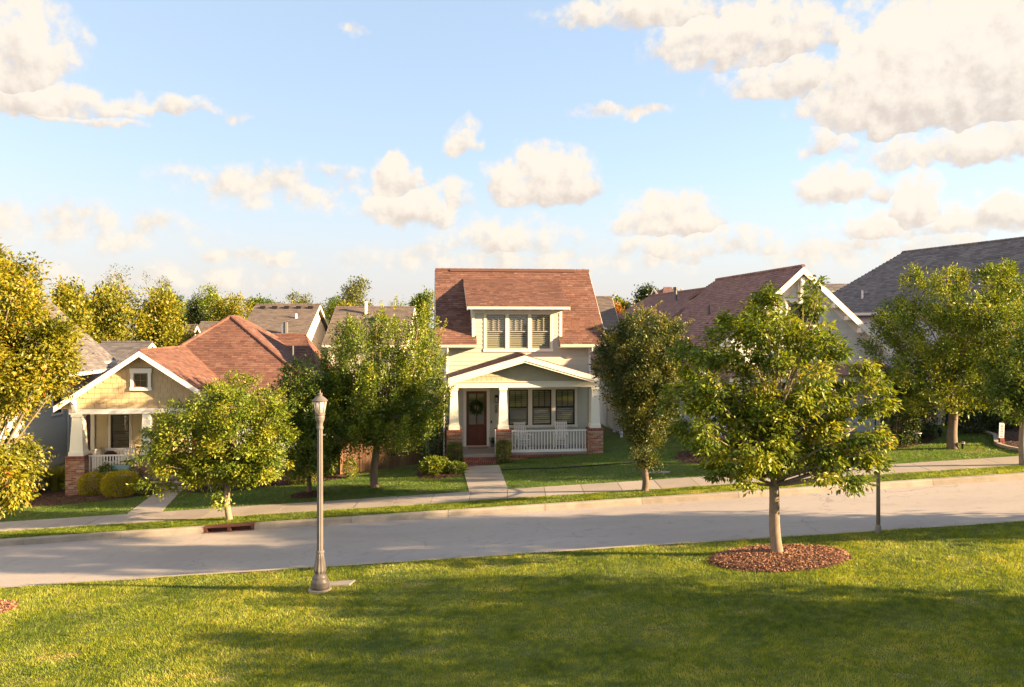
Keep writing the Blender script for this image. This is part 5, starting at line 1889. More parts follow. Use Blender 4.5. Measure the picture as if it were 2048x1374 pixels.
# trees on the near side beyond the right edge; their long shadows cross the lawn and the road
for i, (x, y, hh, rr_, z0_) in enumerate(((16.6, 11.0, 4.6, 2.7, .6), (18.5, 18.2, 5.8, 1.7, 1.4))):
    bs = []
    z = gz(x, y)
    for k in range(12):
        a = k * 2.4
        f_ = (k + .5) / 12
        rad = rr_ * math.sin(math.pi * (.18 + .75 * f_)) * .62
        px = 1024 + F * (x + rad * math.cos(a)) / y
        py = HZ - (z + z0_ + (hh - z0_) * f_ - CZ) * F / y
        bs.append((px, py, rr_ * .48 * F / y, rr_ * .5 * F / y))
    tree('maple_tree', (x, y, z), bs, y, ['broad maple outside the frame to the right, nearest the lawn', 'maple by the road just outside the right edge'][i],
         M['leafy'], leaf=.2, twigs=520, per=38, L=.6, spread=.22, upright=.3, droop=.2, r0=.16, fork=1.5, seed=60 + i, fine=False)

# ------------------------------------------------------------------ background trees
BG = [  # px, top, half width, bottom, depth, material, label, seed, leaf
    (165, 590, 62, 735, 56, 'leafgold', 'gold green tree just right of the left edge maple, behind roofs', 1),
    (235, 572, 78, 735, 58, 'leafgold', 'broad gold tree behind the small grey outbuilding', 2),
    (320, 588, 62, 725, 60, 'leafgold', 'gold tree behind the tan bungalow ridge', 3),
    (222, 531, 48, 690, 92, 'leafolive', 'tall airy olive tree rising behind the gold trees', 4),
    (310, 541, 34, 690, 95, 'leafolive', 'slender thin crowned tree right of the tall airy one', 5),
    (132, 560, 24, 680, 62, 'leafgold', 'small gold tree close behind the left edge maple', 6),
    (352, 586, 42, 690, 110, 'leaf', 'dark green tree in the distance above the gold trees', 7),
    (398, 588, 34, 690, 105, 'leafdark', 'dark distant tree left of the yellow green clump', 8),
    (436, 574, 44, 690, 100, 'leafy', 'yellow green distant tree above the hip roof left end', 9),
    (470, 590, 50, 690, 92, 'leafgold', 'yellow distant tree above the hip roof peak', 10),
    (520, 588, 28, 680, 95, 'leaf', 'small dark topped tree left of the five vent roof', 11),
    (606, 588, 46, 690, 110, 'leafolive', 'olive tree behind the five vent roof', 12),
    (660, 590, 34, 690, 115, 'leaf', 'green tree between the two brown distant roofs', 13),
    (718, 556, 40, 690, 92, 'leafolive', 'dense oval tree standing above the second brown roof', 14),
    (845, 578, 34, 690, 85, 'leafy', 'bright green tree just left of the middle house roof', 15),
    (1240, 590, 22, 680, 75, 'leafy', 'yellow green tree just right of the middle house', 16),
    (1228, 602, 13, 680, 70, 'leaforange', 'small orange tree just right of the middle house', 17),
    (1296, 569, 24, 660, 88, 'leafdark', 'dark tree tip above the plum roof', 18),
    (560, 600, 40, 690, 130, 'leafdark', 'far dark tree behind the five vent roof ridge', 19),
    (785, 608, 50, 690, 125, 'leaf', 'low far tree behind the second brown roof', 20),
    (60, 600, 60, 735, 70, 'leafgold', 'gold tree far behind the left edge maple', 21),
    (690, 600, 24, 690, 88, 'leafgold', 'small yellow tree right of the five vent roof', 22),
]
for (px, top, hwid, bot, Y, mt, label, sd) in BG:
    r_ = np.random.RandomState(sd)
    bs = []
    airy = mt == 'leafolive' and Y > 90 and px < 330
    nb = 15
    for k in range(nb):
        f_ = (k + .5) / nb
        py = top + 10 + (bot - top - 20) * f_
        env = math.sin(math.pi * min(1, .16 + .62 * f_ + (.0 if f_ > .2 else 0))) ** .8
        x = px + r_.uniform(-1, 1) * hwid * .75 * env
        bs.append((x, py, hwid * r_.uniform(.26, .42), hwid * r_.uniform(.28, .42)))
    a = at(px, bot, Y)
    zb = gz(a.x, Y)
    tree('broadleaf_tree', (a.x, Y, zb), bs, Y, label, M[mt], leaf=.22 if not airy else .17, twigs=170 if not airy else 150, per=64 if not airy else 20, L=.9, spread=.42 if not airy else .25,
         upright=.45 if not airy else 1.2, droop=.0, r0=.22, seed=100 + sd, fine=False, group='trees behind the houses', fork=max(1.0, a.z - zb), ratio=.62, tbias=-.05)

# ------------------------------------------------------------------ planting
c = gp(177, 995)
shrub('boxwood', (c.x, c.y + .45, c.z), .53, .5, .46, M['leafbox'], 'clipped golden boxwood, the left one of the pair by the porch swing', n=9500, leaf=.042, seed=3, box=.12, tbias=-.02, shell=.8, noise_=.04, group='golden boxwoods by the swing porch')
c = gp(229, 997)
shrub('boxwood', (c.x, c.y + .45, c.z), .65, .56, .49, M['leafbox'], 'clipped golden boxwood, the larger right one of the pair by the porch swing', n=11500, leaf=.042, seed=4, box=.12, tbias=.06, shell=.8, noise_=.04, group='golden boxwoods by the swing porch')
c = gp(152, 989)
shrub('shrub', (c.x, c.y, c.z), .55, .35, .42, M['leaf'], 'low dark shrub under the left porch column of the tan house', n=2200, seed=6, tbias=.2)
c = gp(214, 986)
shrub('shrub', (c.x, c.y, c.z), .42, .3, .62, M['leaf'], 'leafy green shrub before the left part of the swing porch rail', n=1900, leaf=.07, seed=7)
c = gp(268, 984)
shrub('shrub', (c.x, c.y, c.z), .32, .3, .55, M['leafolive'], 'small shrub before the right part of the swing porch rail', n=1100, leaf=.06, seed=8)
c = gp(293, 989)
shrub('shrub', (c.x, c.y, c.z), .36, .3, .24, M['leafolive'], 'low variegated shrub beside the neighbour path', n=1300, leaf=.07, seed=9, tbias=.3)
c = gp(398, 985)
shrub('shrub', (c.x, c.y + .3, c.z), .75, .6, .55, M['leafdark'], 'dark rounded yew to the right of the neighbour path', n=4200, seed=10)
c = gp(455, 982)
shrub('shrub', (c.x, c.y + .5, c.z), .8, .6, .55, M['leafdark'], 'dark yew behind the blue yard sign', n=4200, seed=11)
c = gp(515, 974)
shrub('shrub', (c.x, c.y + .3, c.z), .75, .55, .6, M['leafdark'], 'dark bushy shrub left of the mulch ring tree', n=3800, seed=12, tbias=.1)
c = gp(600, 968)
shrub('shrub', (c.x, c.y, c.z), .65, .4, .32, M['leafolive'], 'low reddish green shrub behind the mulch ring tree', n=2400, leaf=.065, seed=13, tbias=.25)
c = gp(700, 956)
shrub('shrub', (c.x, c.y, c.z), .28, .25, .42, M['leafy'], 'small upright shrub against the left end of the wooden fence', n=1300, leaf=.06, seed=14)
c = gp(655, 955)
shrub('shrub', (c.x, c.y + .3, c.z), .35, .3, .75, M['leafy'], 'bright tall shrub between the lamp post and the fence', n=2200, leaf=.07, seed=15)
c = gp(868, 951)
shrub('shrub', (c.x, c.y + .2, c.z), .62, .45, .36, M['leafy'], 'loose yellow green bush in front of the dark hedge', n=3200, leaf=.075, seed=16, tbias=-.15)
c = gp(912, 949)
shrub('shrub', (c.x, c.y + .2, c.z), .42, .3, .24, M['leaf'], 'flat green groundcover bush left of the front path', n=1800, leaf=.06, seed=17)
c = gp(864, 937)
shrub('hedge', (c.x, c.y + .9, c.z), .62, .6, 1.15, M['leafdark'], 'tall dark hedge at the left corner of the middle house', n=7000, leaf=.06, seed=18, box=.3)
for px, sd, lb in ((910, 19, 'left'), (1007, 20, 'right')):
    c = gp(px, 940)
    q = CH.world(CH.V(-.25, px, 915)[0], -.28)
    shrub('boxwood', (q.x, q.y, gz(q.x, q.y)), .31, .25, .5 if sd == 19 else .46, M['leaf'], 'clipped square boxwood at the %s side of the brick steps' % lb, n=2600, leaf=.05, seed=sd, box=.9, noise_=.04, group='boxwoods at the brick steps')
# red flowers beside the porch
c = CH.world(*[CH.V(.9, 877, 833)[0], .9, CH.V(.9, 877, 833)[1]])
fl = shrub('flower_bush', (c.x, c.y, gz(c.x, c.y)), .4, .3, (c.z - gz(c.x, c.y)) / 2, M['leafdark'], 'tall bush with a red bloom at the left porch corner', n=2600, leaf=.07, seed=22)
m = MB()
for k in range(9):
    a = k * 2.4
    m.tube([(.03 * math.cos(a), -.3 + .03 * math.sin(a), c.z - gz(c.x, c.y) - .05), (.13 * math.cos(a), -.34 + .05 * math.sin(a), c.z - gz(c.x, c.y) + .08 * math.sin(a * 1.7))], [.02, .055], 6)
m.build('bloom', M['petal'], fl)


def blades(name, c, n, h, spread, mat, label, seed, cat='grass', wid=.02, curve=.5, tb=0.0):
    rs_ = np.random.RandomState(seed)
    root = empty(name, c)
    tag(root, label, cat)
    a = rs_.uniform(0, 2 * np.pi, n)
    r = rs_.uniform(0, 1, n) ** .5
    b = np.stack([np.cos(a) * r * spread * .25, np.sin(a) * r * spread * .25, np.zeros(n)], 1)
    out = np.stack([np.cos(a), np.sin(a), np.zeros(n)], 1)
    H = h * rs_.uniform(.6, 1.1, n)[:, None]
    reach = spread * r[:, None] * rs_.uniform(.5, 1.1, (n, 1))
    mid = b + out * reach * .35 + np.array([0, 0, 1]) * H * .65
    tip = b + out * reach * 1.0 + np.array([0, 0, 1]) * H * (1 - curve * r[:, None] * .5)
    sd = np.stack([-np.sin(a + rs_.normal(0, .6, n)), np.cos(a), np.zeros(n)], 1) * wid
    V = np.stack([b - sd, b + sd, mid + sd * .8, mid - sd * .8, tip], 1).reshape(-1, 3)
    i = np.arange(n)[:, None] * 5
    Fq = np.concatenate([i + np.array([[0, 1, 2]]), i + np.array([[0, 2, 3]]), i + np.array([[3, 2, 4]])], 0)
    np_mesh('blades', V, Fq, mat, root, np.repeat(np.clip(rs_.normal(.45, .25, n) + tb, 0, 1), 5))
    return root


c = gp(108, 985)
blades('ornamental_grass', (c.x, c.y + .3, c.z), 2600, 1.15, .95, M['straw'], 'tall fountain grass clump left of the golden boxwoods', 1, wid=.008)
c = gp(1402, 912)
cn = empty('canna_plant', (c.x, c.y, c.z))
tag(cn, 'broad leaved bright green canna plant in a mulch bed', 'plant')
rs_ = np.random.RandomState(9)
n = 95
a = rs_.uniform(0, 2 * np.pi, n); r = rs_.uniform(.1, 1, n)
P = np.stack([np.cos(a) * r * .65, np.sin(a) * r * .45, rs_.uniform(.1, .95, n)], 1)
D = np.stack([np.cos(a) * .7, np.sin(a) * .7, rs_.uniform(.1, 1.1, n)], 1)
N = np.stack([-np.cos(a) * .5, -np.sin(a) * .5 - .2, np.full(n, .8)], 1) + rs_.normal(0, .3, (n, 3))
leaves('leaf_mass', P, D, N, rs_.uniform(.28, .5, n), np.clip(rs_.normal(.5, .3, n), 0, 1), M['leafbright'], cn, .42)
m = MB()
for i in range(26):
    m.tube([(P[i, 0] * .6, P[i, 1] * .6, -.02), (P[i, 0], P[i, 1], P[i, 2])], [.016, .008], 5)
m.build('stem', M['leaforange'], cn)
# evergreens at the right
for k, (px, py, h_, w_, lb) in enumerate(((1800, 897, 2.5, .62, 'tall dark arborvitae column left of the right hand tree, leftmost'), (1822, 893, 2.1, .5, 'dark arborvitae column, middle of the three left of the right hand tree'), (1852, 880, 1.9, .55, 'dark arborvitae nearest the small stone entry wall'))):
    c = gp(px, py)
    shrub('arborvitae', (c.x, c.y + .5, c.z), w_, w_, h_ / 2, M['leafdark'], lb, n=5200, leaf=.07, seed=30 + k, box=.15, group='arborvitae columns at the right')
for k, (px, py, w_, h_, mt, lb) in enumerate(((1962, 868, 1.3, .5, 'leafdark', 'dark spreading shrub behind the path edging at the right'), (2015, 862, .9, .6, 'leafdark', 'dark shrub behind the white vertical sign'),
                                              (1940, 850, .9, .9, 'leaf', 'feathery green shrub right of the stone entry wall'), (1998, 842, 1.0, 1.0, 'leaf', 'tall green shrub behind the white vertical sign'),
                                              (1965, 836, .5, .5, 'leafbox', 'small bright bush above the path edging'))):
    c = gp(px, py)
    shrub('shrub', (c.x, c.y + .4, c.z), w_, .6, h_, M[mt], lb, n=3600, leaf=.085, seed=40 + k)


# ------------------------------------------------------------------ mulch beds
def mulch(name, pts, mat, label, n, seed, size=.05, bump_=.05, chipm=None):
    """planting bed on the ground: soil pad with loose chips"""
    rs_ = np.random.RandomState(seed)
    c = sum((Vector(p) for p in pts), Vector((0, 0, 0))) / len(pts)
    V = [(0, 0, bump_)]
    K_ = len(pts)
    for ring, f_ in ((1, .55), (2, .9), (3, 1.0)):
        for p in pts:
            q = c.lerp(Vector(p), f_)
            V.append((q.x - c.x, q.y - c.y, gz(q.x, q.y) - gz(c.x, c.y) + (bump_ * .9 if ring == 1 else bump_ * .45 if ring == 2 else -.02)))
    fs = [(0, 1 + i, 1 + (i + 1) % K_) for i in range(K_)]
    V = np.array(V)
    F4 = []
    for r_ in range(2):
        for i in range(K_):
            F4.append((1 + r_ * K_ + i, 1 + (r_ + 1) * K_ + i, 1 + (r_ + 1) * K_ + (i + 1) % K_, 1 + r_ * K_ + (i + 1) % K_))
    tri = [(a, b, c_) for a, b, c_ in fs] + [(a, b, c_) for a, b, c_, d in F4] + [(a, c_, d) for a, b, c_, d in F4]
    root = np_mesh(name, V, np.array(tri), M['soil'])
    root.location = (c.x, c.y, gz(c.x, c.y) + .012)
    tag(root, label, kind='structure')
    # chips
    ang = rs_.uniform(0, K_, n)
    i0 = np.floor(ang).astype(int) % K_
    fr_ = ang - np.floor(ang)
    PT = np.array([(p[0] - c.x, p[1] - c.y) for p in pts])
    edge = PT[i0] * (1 - fr_)[:, None] + PT[(i0 + 1) % K_] * fr_[:, None]
    r_ = rs_.uniform(0, 1.03, n) ** .5
    xy = edge * r_[:, None]
    z = np.interp(r_, [0, .55, .9, 1.03], [bump_, bump_ * .9, bump_ * .45, 0]) + SLOPE * xy[:, 0] + rs_.uniform(0, .02, n)
    P = np.stack([xy[:, 0], xy[:, 1], z], 1)
    D = rs_.normal(0, 1, (n, 3)); D[:, 2] *= .35
    N = rs_.normal(0, .45, (n, 3)); N[:, 2] += .8
    D = unit(D); N = unit(N - D * (N * D).sum(1, keepdims=True)); Bv = np.cross(D, N)
    S = size * rs_.uniform(.5, 1.5, n)[:, None]
    w = S * rs_.uniform(.2, .45, (n, 1))
    V = np.stack([P - D * S * .5 - Bv * w * .5, P + D * S * .5 - Bv * w * .4, P + D * S * .5 + Bv * w * .5, P - D * S * .5 + Bv * w * .4], 1).reshape(-1, 3)
    Fq = np.arange(n)[:, None] * 4 + np.array([[0, 1, 2, 3]])
    o = np_mesh('chips', V, Fq, chipm or M['chip'], root, np.repeat(rs_.uniform(0, 1, n), 4))
    tag(o, kind='stuff')
    return pts


def ellipse(c, rx, ry, n=28, wob=.05, seed=0):
    r_ = random.Random(seed)
    return [Vector((c.x + rx * math.cos(2 * math.pi * i / n) * (1 + r_.uniform(-wob, wob)), c.y + ry * math.sin(2 * math.pi * i / n) * (1 + r_.uniform(-wob, wob)), 0)) for i in range(n)]


BEDS = []
BEDS.append(mulch('mulch_ring', ellipse(gp(1556, 1117), 1.62, .98, seed=1), 0, 'round red bark mulch ring around the young maple', 10000, 1, size=.042, bump_=.10))
BEDS.append(mulch('mulch_ring', ellipse(gp(-60, 1224), 1.0, .7, seed=2), 0, 'red mulch ring at the left edge of the near lawn', 3500, 2, size=.055, bump_=.08))
BEDS.append(mulch('mulch_ring', ellipse(gp(617, 991), .62, .5, seed=3), 0, 'small dark mulch ring around the tree behind the lamp post', 1600, 3, size=.05, bump_=.10, chipm=M['chipdark']))
def poly(*pp):
    return [gp(x, y) for x, y in pp]


BEDS.append(mulch('mulch_bed', poly((60, 1015), (150, 1008), (250, 998), (300, 988), (322, 974), (310, 958), (230, 955), (140, 955), (70, 970), (40, 1000)), 0, 'dark mulch bed under the golden boxwoods', 6000, 4, chipm=M['chipdark'], bump_=.05))
BEDS.append(mulch('mulch_bed', poly((370, 986), (440, 985), (520, 975), (600, 968), (650, 962), (690, 956), (700, 945), (560, 940), (380, 955)), 0, 'dark mulch bed along the tan house right side', 4500, 5, chipm=M['chipdark'], bump_=.04))
BEDS.append(mulch('mulch_bed', poly((836, 956), (880, 958), (926, 950), (924, 932), (850, 930), (832, 940)), 0, 'dark mulch bed left of the front path', 1800, 6, chipm=M['chipdark'], bump_=.03))
BEDS.append(mulch('mulch_bed', poly((1350, 918), (1368, 925), (1410, 929), (1460, 926), (1530, 922), (1560, 908), (1500, 895), (1400, 898), (1358, 905)), 0, 'dark mulch bed holding the canna plant', 3500, 7, chipm=M['chipdark'], bump_=.04))
BEDS.append(mulch('mulch_bed', poly((1755, 898), (1800, 897), (1850, 888), (1876, 876), (1860, 868), (1800, 872), (1755, 885)), 0, 'mulch bed under the arborvitae columns', 2600, 8, chipm=M['chipdark'], bump_=.04))
BEDS.append(mulch('mulch_bed', poly((1912, 851), (1960, 864), (1990, 876), (1994, 890), (2010, 897), (2060, 908), (2110, 900), (2110, 850), (2000, 838), (1930, 840)), 0, 'dark mulch bed inside the curved path edging', 3600, 9, chipm=M['chipdark'], bump_=.04))

# ------------------------------------------------------------------ street furniture and small things
# tall lamp post
p = gp(640, 1181)
lp = empty('street_lamp', p)
tag(lp, 'tall fluted grey street lamp with lantern head on the near lawn', 'street lamp')
s = p.y / F            # metres per photo pixel here
H = lambda py: CZ + (HZ - py) / F * p.y - p.z
m = MB(); m.lathe([(.255, -.1), (.255, .045), (.245, .06)], 28); m.build('footing', M['kerb'], lp, smooth=False)
m = MB()
m.lathe([(.205, .06), (.21, .12), (.20, .19), (.205, .21), (.185, .24), (.165, .31), (.17, .33), (.12, .37), (.115, .40)], 28)
m.build('base', M['lamp'], lp, smooth=True)
m = MB()
m.lathe([(.12, .40), (.148, .46), (.145, .50), (.125, .60), (.105, .70), (.092, .80), (.082, .84), (.084, .86)], 24, flute=.10)
m.lathe([(.095, .86), (.098, .89), (.085, .91)], 24)
m.build('fluted_collar', M['lamp'], lp)
zt = H(857)
m = MB(); m.lathe([(.071, .90), (.070, 1.5), (.066, 2.6), (.060, zt)], 24, flute=.14); m.build('pole', M['lamp'], lp)
m = MB()
m.lathe([(.075, zt - .01), (.078, zt + .03), (.062, zt + .06), (.066, zt + .12), (.098, zt + .20), (.108, zt + .26), (.104, zt + .30), (.118, zt + .32), (.118, zt + .345)], 24)
m.build('lantern_cup', M['lamp'], lp, smooth=False)
zl, zh = zt + .35, H(803)
m = MB(); m.lathe([(.10, zl), (.145, zh)], 24); m.build('lens', M['lens'], lp, smooth=True)
m = MB()
for k in range(8):
    a = k * math.pi / 4 + .2
    m.bar((.106 * math.cos(a), .106 * math.sin(a), zl), (.152 * math.cos(a), .152 * math.sin(a), zh), .012, .012)
m.build('rib', M['lamp'], lp)
m = MB()
m.lathe([(.158, zh), (.172, zh + .015), (.172, zh + .03), (.125, zh + .075), (.075, zh + .115), (.05, zh + .125), (.05, zh + .155), (.062, zh + .165), (.05, zh + .185), (.02, zh + .195), (.012, zh + .24), (.004, zh + .27)], 24)
m.build('cap', M['lamp'], lp, smooth=False)
q0, q1 = gp(655, 1174), gp(700, 1163)
pad = empty('concrete_pad', ((q0.x + q1.x) / 2, (q0.y + q1.y) / 2, gz((q0.x + q1.x) / 2)))
MB().hexa([(-.42, -.12, -.05 - .027), (.28, -.16, -.05 + .018), (.36, .14, -.05 + .023), (-.30, .15, -.05 - .02), (-.42, -.12, .035 - .027), (.28, -.16, .035 + .018), (.36, .14, .035 + .023), (-.30, .15, .035 - .02)]).build('slab', M['conc'], pad)
tag(pad, 'small concrete pad in the grass beside the lamp post', 'concrete pad')

p = gp(1756.5, 1066)
po = empty('metal_pole', p)
tag(po, 'plain grey metal pole behind the young maple on the near lawn', 'pole')
m = MB(); m.lathe([(.068, -.1), (.068, .17), (.06, .19), (.05, .2)], 14); m.build('sleeve', M['post'], po, smooth=False)
m = MB(); m.lathe([(.048, .2), (.046, 1.6), (.042, 3.15)], 14); m.build('shaft', M['post'], po, smooth=True)
m = MB(); m.lathe([(.05, 3.15), (.05, 3.19), (.02, 3.23), (.006, 3.25)], 14); m.build('cap', M['post'], po)


# rocking chairs
def rocker(u, v, yaw, label):
    c = CH.world(u, v, FLOOR + .004)
    r = empty('rocking_chair', c, YAW + yaw)
    tag(r, label, 'rocking chair', 'white rocking chairs on the porch')
    W = M['white']
    for sx in (-1, 1):
        m = MB()
        pts = []
        for i in range(9):
            t = i / 8
            y = -.42 + .95 * t
            pts.append((sx * .25, y, .022 + .12 * ((y - .02) / .5) ** 2))
        m.tube(pts, .02, 6); m.build('runner', W, r)
        for yy, zt_ in ((-.22, .63), (.22, .44)):
            m = MB(); m.tube([(sx * .25, yy, .06), (sx * .25, yy, zt_)], .02, 6); m.build('leg', W, r)
        m = MB(); m.box(sx * .29 - .045, sx * .29 + .045, -.30, .28, .625, .65); m.build('arm', W, r)
        m = MB(); m.bar((sx * .24, .20, .40), (sx * .24, .42, 1.13), .035, .05); m.build('back_post', W, r)
    for i in range(6):
        m = MB(); m.box(-.26, .26, -.26 + i * .085, -.26 + i * .085 + .07, .415 - .01 * i, .435 - .01 * i); m.build('seat_slat', W, r)
    for zz in (.20, .30):
        m = MB(); m.tube([(-.25, -.22, zz), (.25, -.22, zz)], .014, 6); m.build('stretcher', W, r)
    for tz in (.06, .93):
        m = MB(); a = Vector((0, .20, .40)).lerp(Vector((0, .42, 1.13)), tz)
        m.bar((-.25, a.y - .005, a.z), (.25, a.y - .005, a.z), .03, .085, up=(0, -.3, 1)); m.build('back_rail', W, r)
    for i in range(5):
        x = -.16 + .08 * i
        m = MB(); a, b = Vector((x, .215, .44)), Vector((x, .41, 1.09))
        m.bar(a, b, .045, .018, up=(0, -1, .3)); m.build('back_slat', W, r)
    return r


a = CH.V(1.3, 1045, 880)[0]
rocker(a, 1.25, R(14), 'white slatted rocking chair nearer the front door')
a = CH.V(1.3, 1121, 880)[0]
rocker(a, 1.25, R(-12), 'white slatted rocking chair at the right end of the porch')

# wreath on the door
a, b = CH.V(VW - .06, 953.2, 815)
c = CH.world(a, VW - .07, b)
wr = empty('wreath', c, YAW)
tag(wr, 'round green leafy wreath hanging on the front door', 'wreath')
rs_ = np.random.RandomState(77)
n = 950
t = rs_.uniform(0, 2 * np.pi, n)
r = .225 + rs_.normal(0, .035, n)
P = np.stack([np.cos(t) * r, rs_.normal(0, .02, n), np.sin(t) * r], 1)
D = np.stack([-np.sin(t) * .6 + np.cos(t) * rs_.normal(0, .9, n), rs_.normal(-.3, .3, n), np.cos(t) * .6 + np.sin(t) * rs_.normal(0, .9, n)], 1)
N = rs_.normal(0, .5, (n, 3)); N[:, 1] -= .8
leaves('leaf_ring', P, D, N, rs_.uniform(.05, .11, n), np.clip(rs_.normal(.45, .25, n), 0, 1), M['leafdark'], wr, .5)
m = MB(); m.tube([(.2 * math.cos(x), 0, .2 * math.sin(x)) for x in np.linspace(0, 2 * math.pi, 25)], .022, 6); m.build('frame', M['bark'], wr)
# doormat
a0, _ = CH.V(VW - .5, 937, 896); a1, _ = CH.V(VW - .5, 974, 896)
c = CH.world((a0 + a1) / 2, VW - .42, FLOOR)
dm = empty('doormat', c, YAW)
m = MB(); m.box(-(a1 - a0) / 2, (a1 - a0) / 2, -.25, .25, .003, .016); m.build('pile', M['mat'], dm)
m = MB(); m.box(-(a1 - a0) / 2 - .02, (a1 - a0) / 2 + .02, -.27, .27, .001, .008); m.build('backing', M['hose'], dm)
tag(dm, 'brown coir doormat in front of the red-brown door', 'doormat')
# small pot by the door
a, b = CH.V(VW - .25, 985, 893)
c = CH.world(a, VW - .25, FLOOR)
pot = empty('flower_pot', c, YAW)
m = MB(); m.lathe([(.06, .0), (.10, .16), (.105, .18), (.09, .18), (.08, .15)], 14); m.build('pot', M['pipe'], pot)
rs_ = np.random.RandomState(5); n = 120
P = rs_.normal(0, .05, (n, 3)); P[:, 2] = rs_.uniform(.15, .38, n)
leaves('foliage', P, rs_.normal(0, .5, (n, 3)) + [0, 0, .6], rs_.normal(0, 1, (n, 3)), rs_.uniform(.05, .1, n), rs_.uniform(.2, .7, n), M['leafdark'], pot)
tag(pot, 'small dark plant pot on the porch right of the door', 'flower pot')

# garden hose across the lawn
m = MB()
pts = []
for (x, y) in ((1003, 941), (1050, 939), (1110, 938), (1170, 934), (1230, 929), (1272, 927)):
    g = gp(x, y); pts.append((g.x, g.y + rnd.uniform(-.03, .03), g.z + .035))
m.tube(pts, .022, 6)
o = m.build('garden_hose', M['hose'])
tag(o, 'thin black hose lying across the grass right of the front path', 'hose')
# utility cover
q = [gp(1297, 947.5), gp(1338, 946.5), gp(1341, 943.5), gp(1301, 944)]
m = MB(); m.hexa([(v.x, v.y, v.z - .03) for v in q] + [(v.x, v.y, v.z + .03) for v in q])
cov = empty('utility_cover', (0, 0, 0))
m.build('lid', M['conc'], cov)
m = MB(); cq = sum(q, Vector()) / 4
m.box(cq.x - .05, cq.x + .05, cq.y - .03, cq.y + .03, cq.z + .031, cq.z + .04); m.build('lift_slot', M['pipe'], cov)
tag(cov, 'pale concrete utility cover set in the lawn by the egg shaped tree', 'utility cover')

# ------------------------------------------------------------------ fences
f0, f1 = gp(680, 951), gp(842, 929.5)
fd = (f1 - f0); fyaw = math.atan2(fd.y, fd.x)
fl_ = math.hypot(fd.x, fd.y)
fe = empty('wooden_fence', (f0.x, f0.y, 0), fyaw)
tag(fe, 'brown board fence with arched gate beside the middle house', 'fence')
nb = 26
bw = fl_ / nb
for i in range(nb):
    x = i * bw
    wx = f0.x + math.cos(fyaw) * x
    g = gz(wx, f0.y)
    t = (x / fl_)
    arch = .42 * max(0, 1 - ((t - .38) / .40) ** 2)
    topz = g + 1.42 + arch
    m = MB(); off = rnd.uniform(-.006, .006)
    gap = .006 if i not in (6, 16) else .022
    m.box(x + gap, x + bw - .004, -.012 + off, .012 + off, g + .04, topz + rnd.uniform(-.01, .01))
    m.build('board', M['fence'], fe)
for zf_ in (.3, 1.15):
    m = MB(); m.bar((0, .035, gz(f0.x, 0) + zf_), (fl_, .035, gz(f1.x, 0) + zf_), .04, .09); m.build('rail', M['fence'], fe)
for x in (0.0, 6 * bw, 16 * bw, fl_):
    g = gz(f0.x + math.cos(fyaw) * x)
    m = MB(); m.box(x - .045, x + .045, .055, .145, g - .1, g + 1.45); m.build('post', M['fence'], fe)
for z_ in (.55, 1.2):
    g = gz(f0.x + math.cos(fyaw) * 16.4 * bw)
    m = MB(); m.box(16.1 * bw, 17.6 * bw, -.03, -.02, g + z_, g + z_ + .06); m.build('hinge', M['black'], fe)
m = MB(); m.tube([(17.0 * bw, -.02, gz(-4.9) + .75), (17.0 * bw, -.07, gz(-4.9) + .75), (17.0 * bw, -.07, gz(-4.9) + .60), (17.0 * bw, -.02, gz(-4.9) + .60)], .014, 6); m.build('gate_handle', M['black'], fe)
g = gp(663, 950)
wp = MB().box(-.05, .05, -.05, .05, -.2, 1.6).build('corner_post', M['vinyl'])
wp.location = (g.x, g.y, g.z)
m = MB(); m.frustum(0, 0, 1.602, 1.68, .06, .01); m.build('post_cap', M['vinyl'], wp)
tag(wp, 'white square post at the left end of the brown fence', 'post')

# white vinyl fence running back along the right side of the middle house
vf0, vf1 = CH.world(CH.V(4.0, 1243, 876)[0], 4.0), CH.world(CH.V(10.0, 1203, 862)[0], 10.0)
vf = empty('vinyl_fence', (vf0.x, vf0.y, 0), 0)
tag(vf, 'white vinyl panel fence running back right of the middle house', 'fence')
d = Vector((vf1.x - vf0.x, vf1.y - vf0.y, 0))
nb_p = 3
for i in range(nb_p + 1):
    q = d * (i / nb_p)
    g = gz(vf0.x + q.x, vf0.y + q.y)
    m = MB(); m.box(q.x - .06, q.x + .06, q.y - .06, q.y + .06, g - .1, g + 1.75); m.frustum(q.x, q.y, g + 1.751, g + 1.83, .075, .01); m.build('post', M['vinyl'], vf)
    if i < nb_p:
        q2 = d * ((i + 1) / nb_p)
        for z_ in (.2, 1.6):
            m = MB(); m.bar((q.x, q.y, g + z_), (q2.x, q2.y, g + z_), .05, .13); m.build('rail', M['vinyl'], vf)
        for k in range(10):
            a, b = q.lerp(q2, (k + .12) / 10.2), q.lerp(q2, (k + 1.05) / 10.2)
            m = MB(); m.bar((a.x, a.y, g + .9), (b.x, b.y, g + .9), .022, 1.27); m.build('board', M['vinyl'], vf)

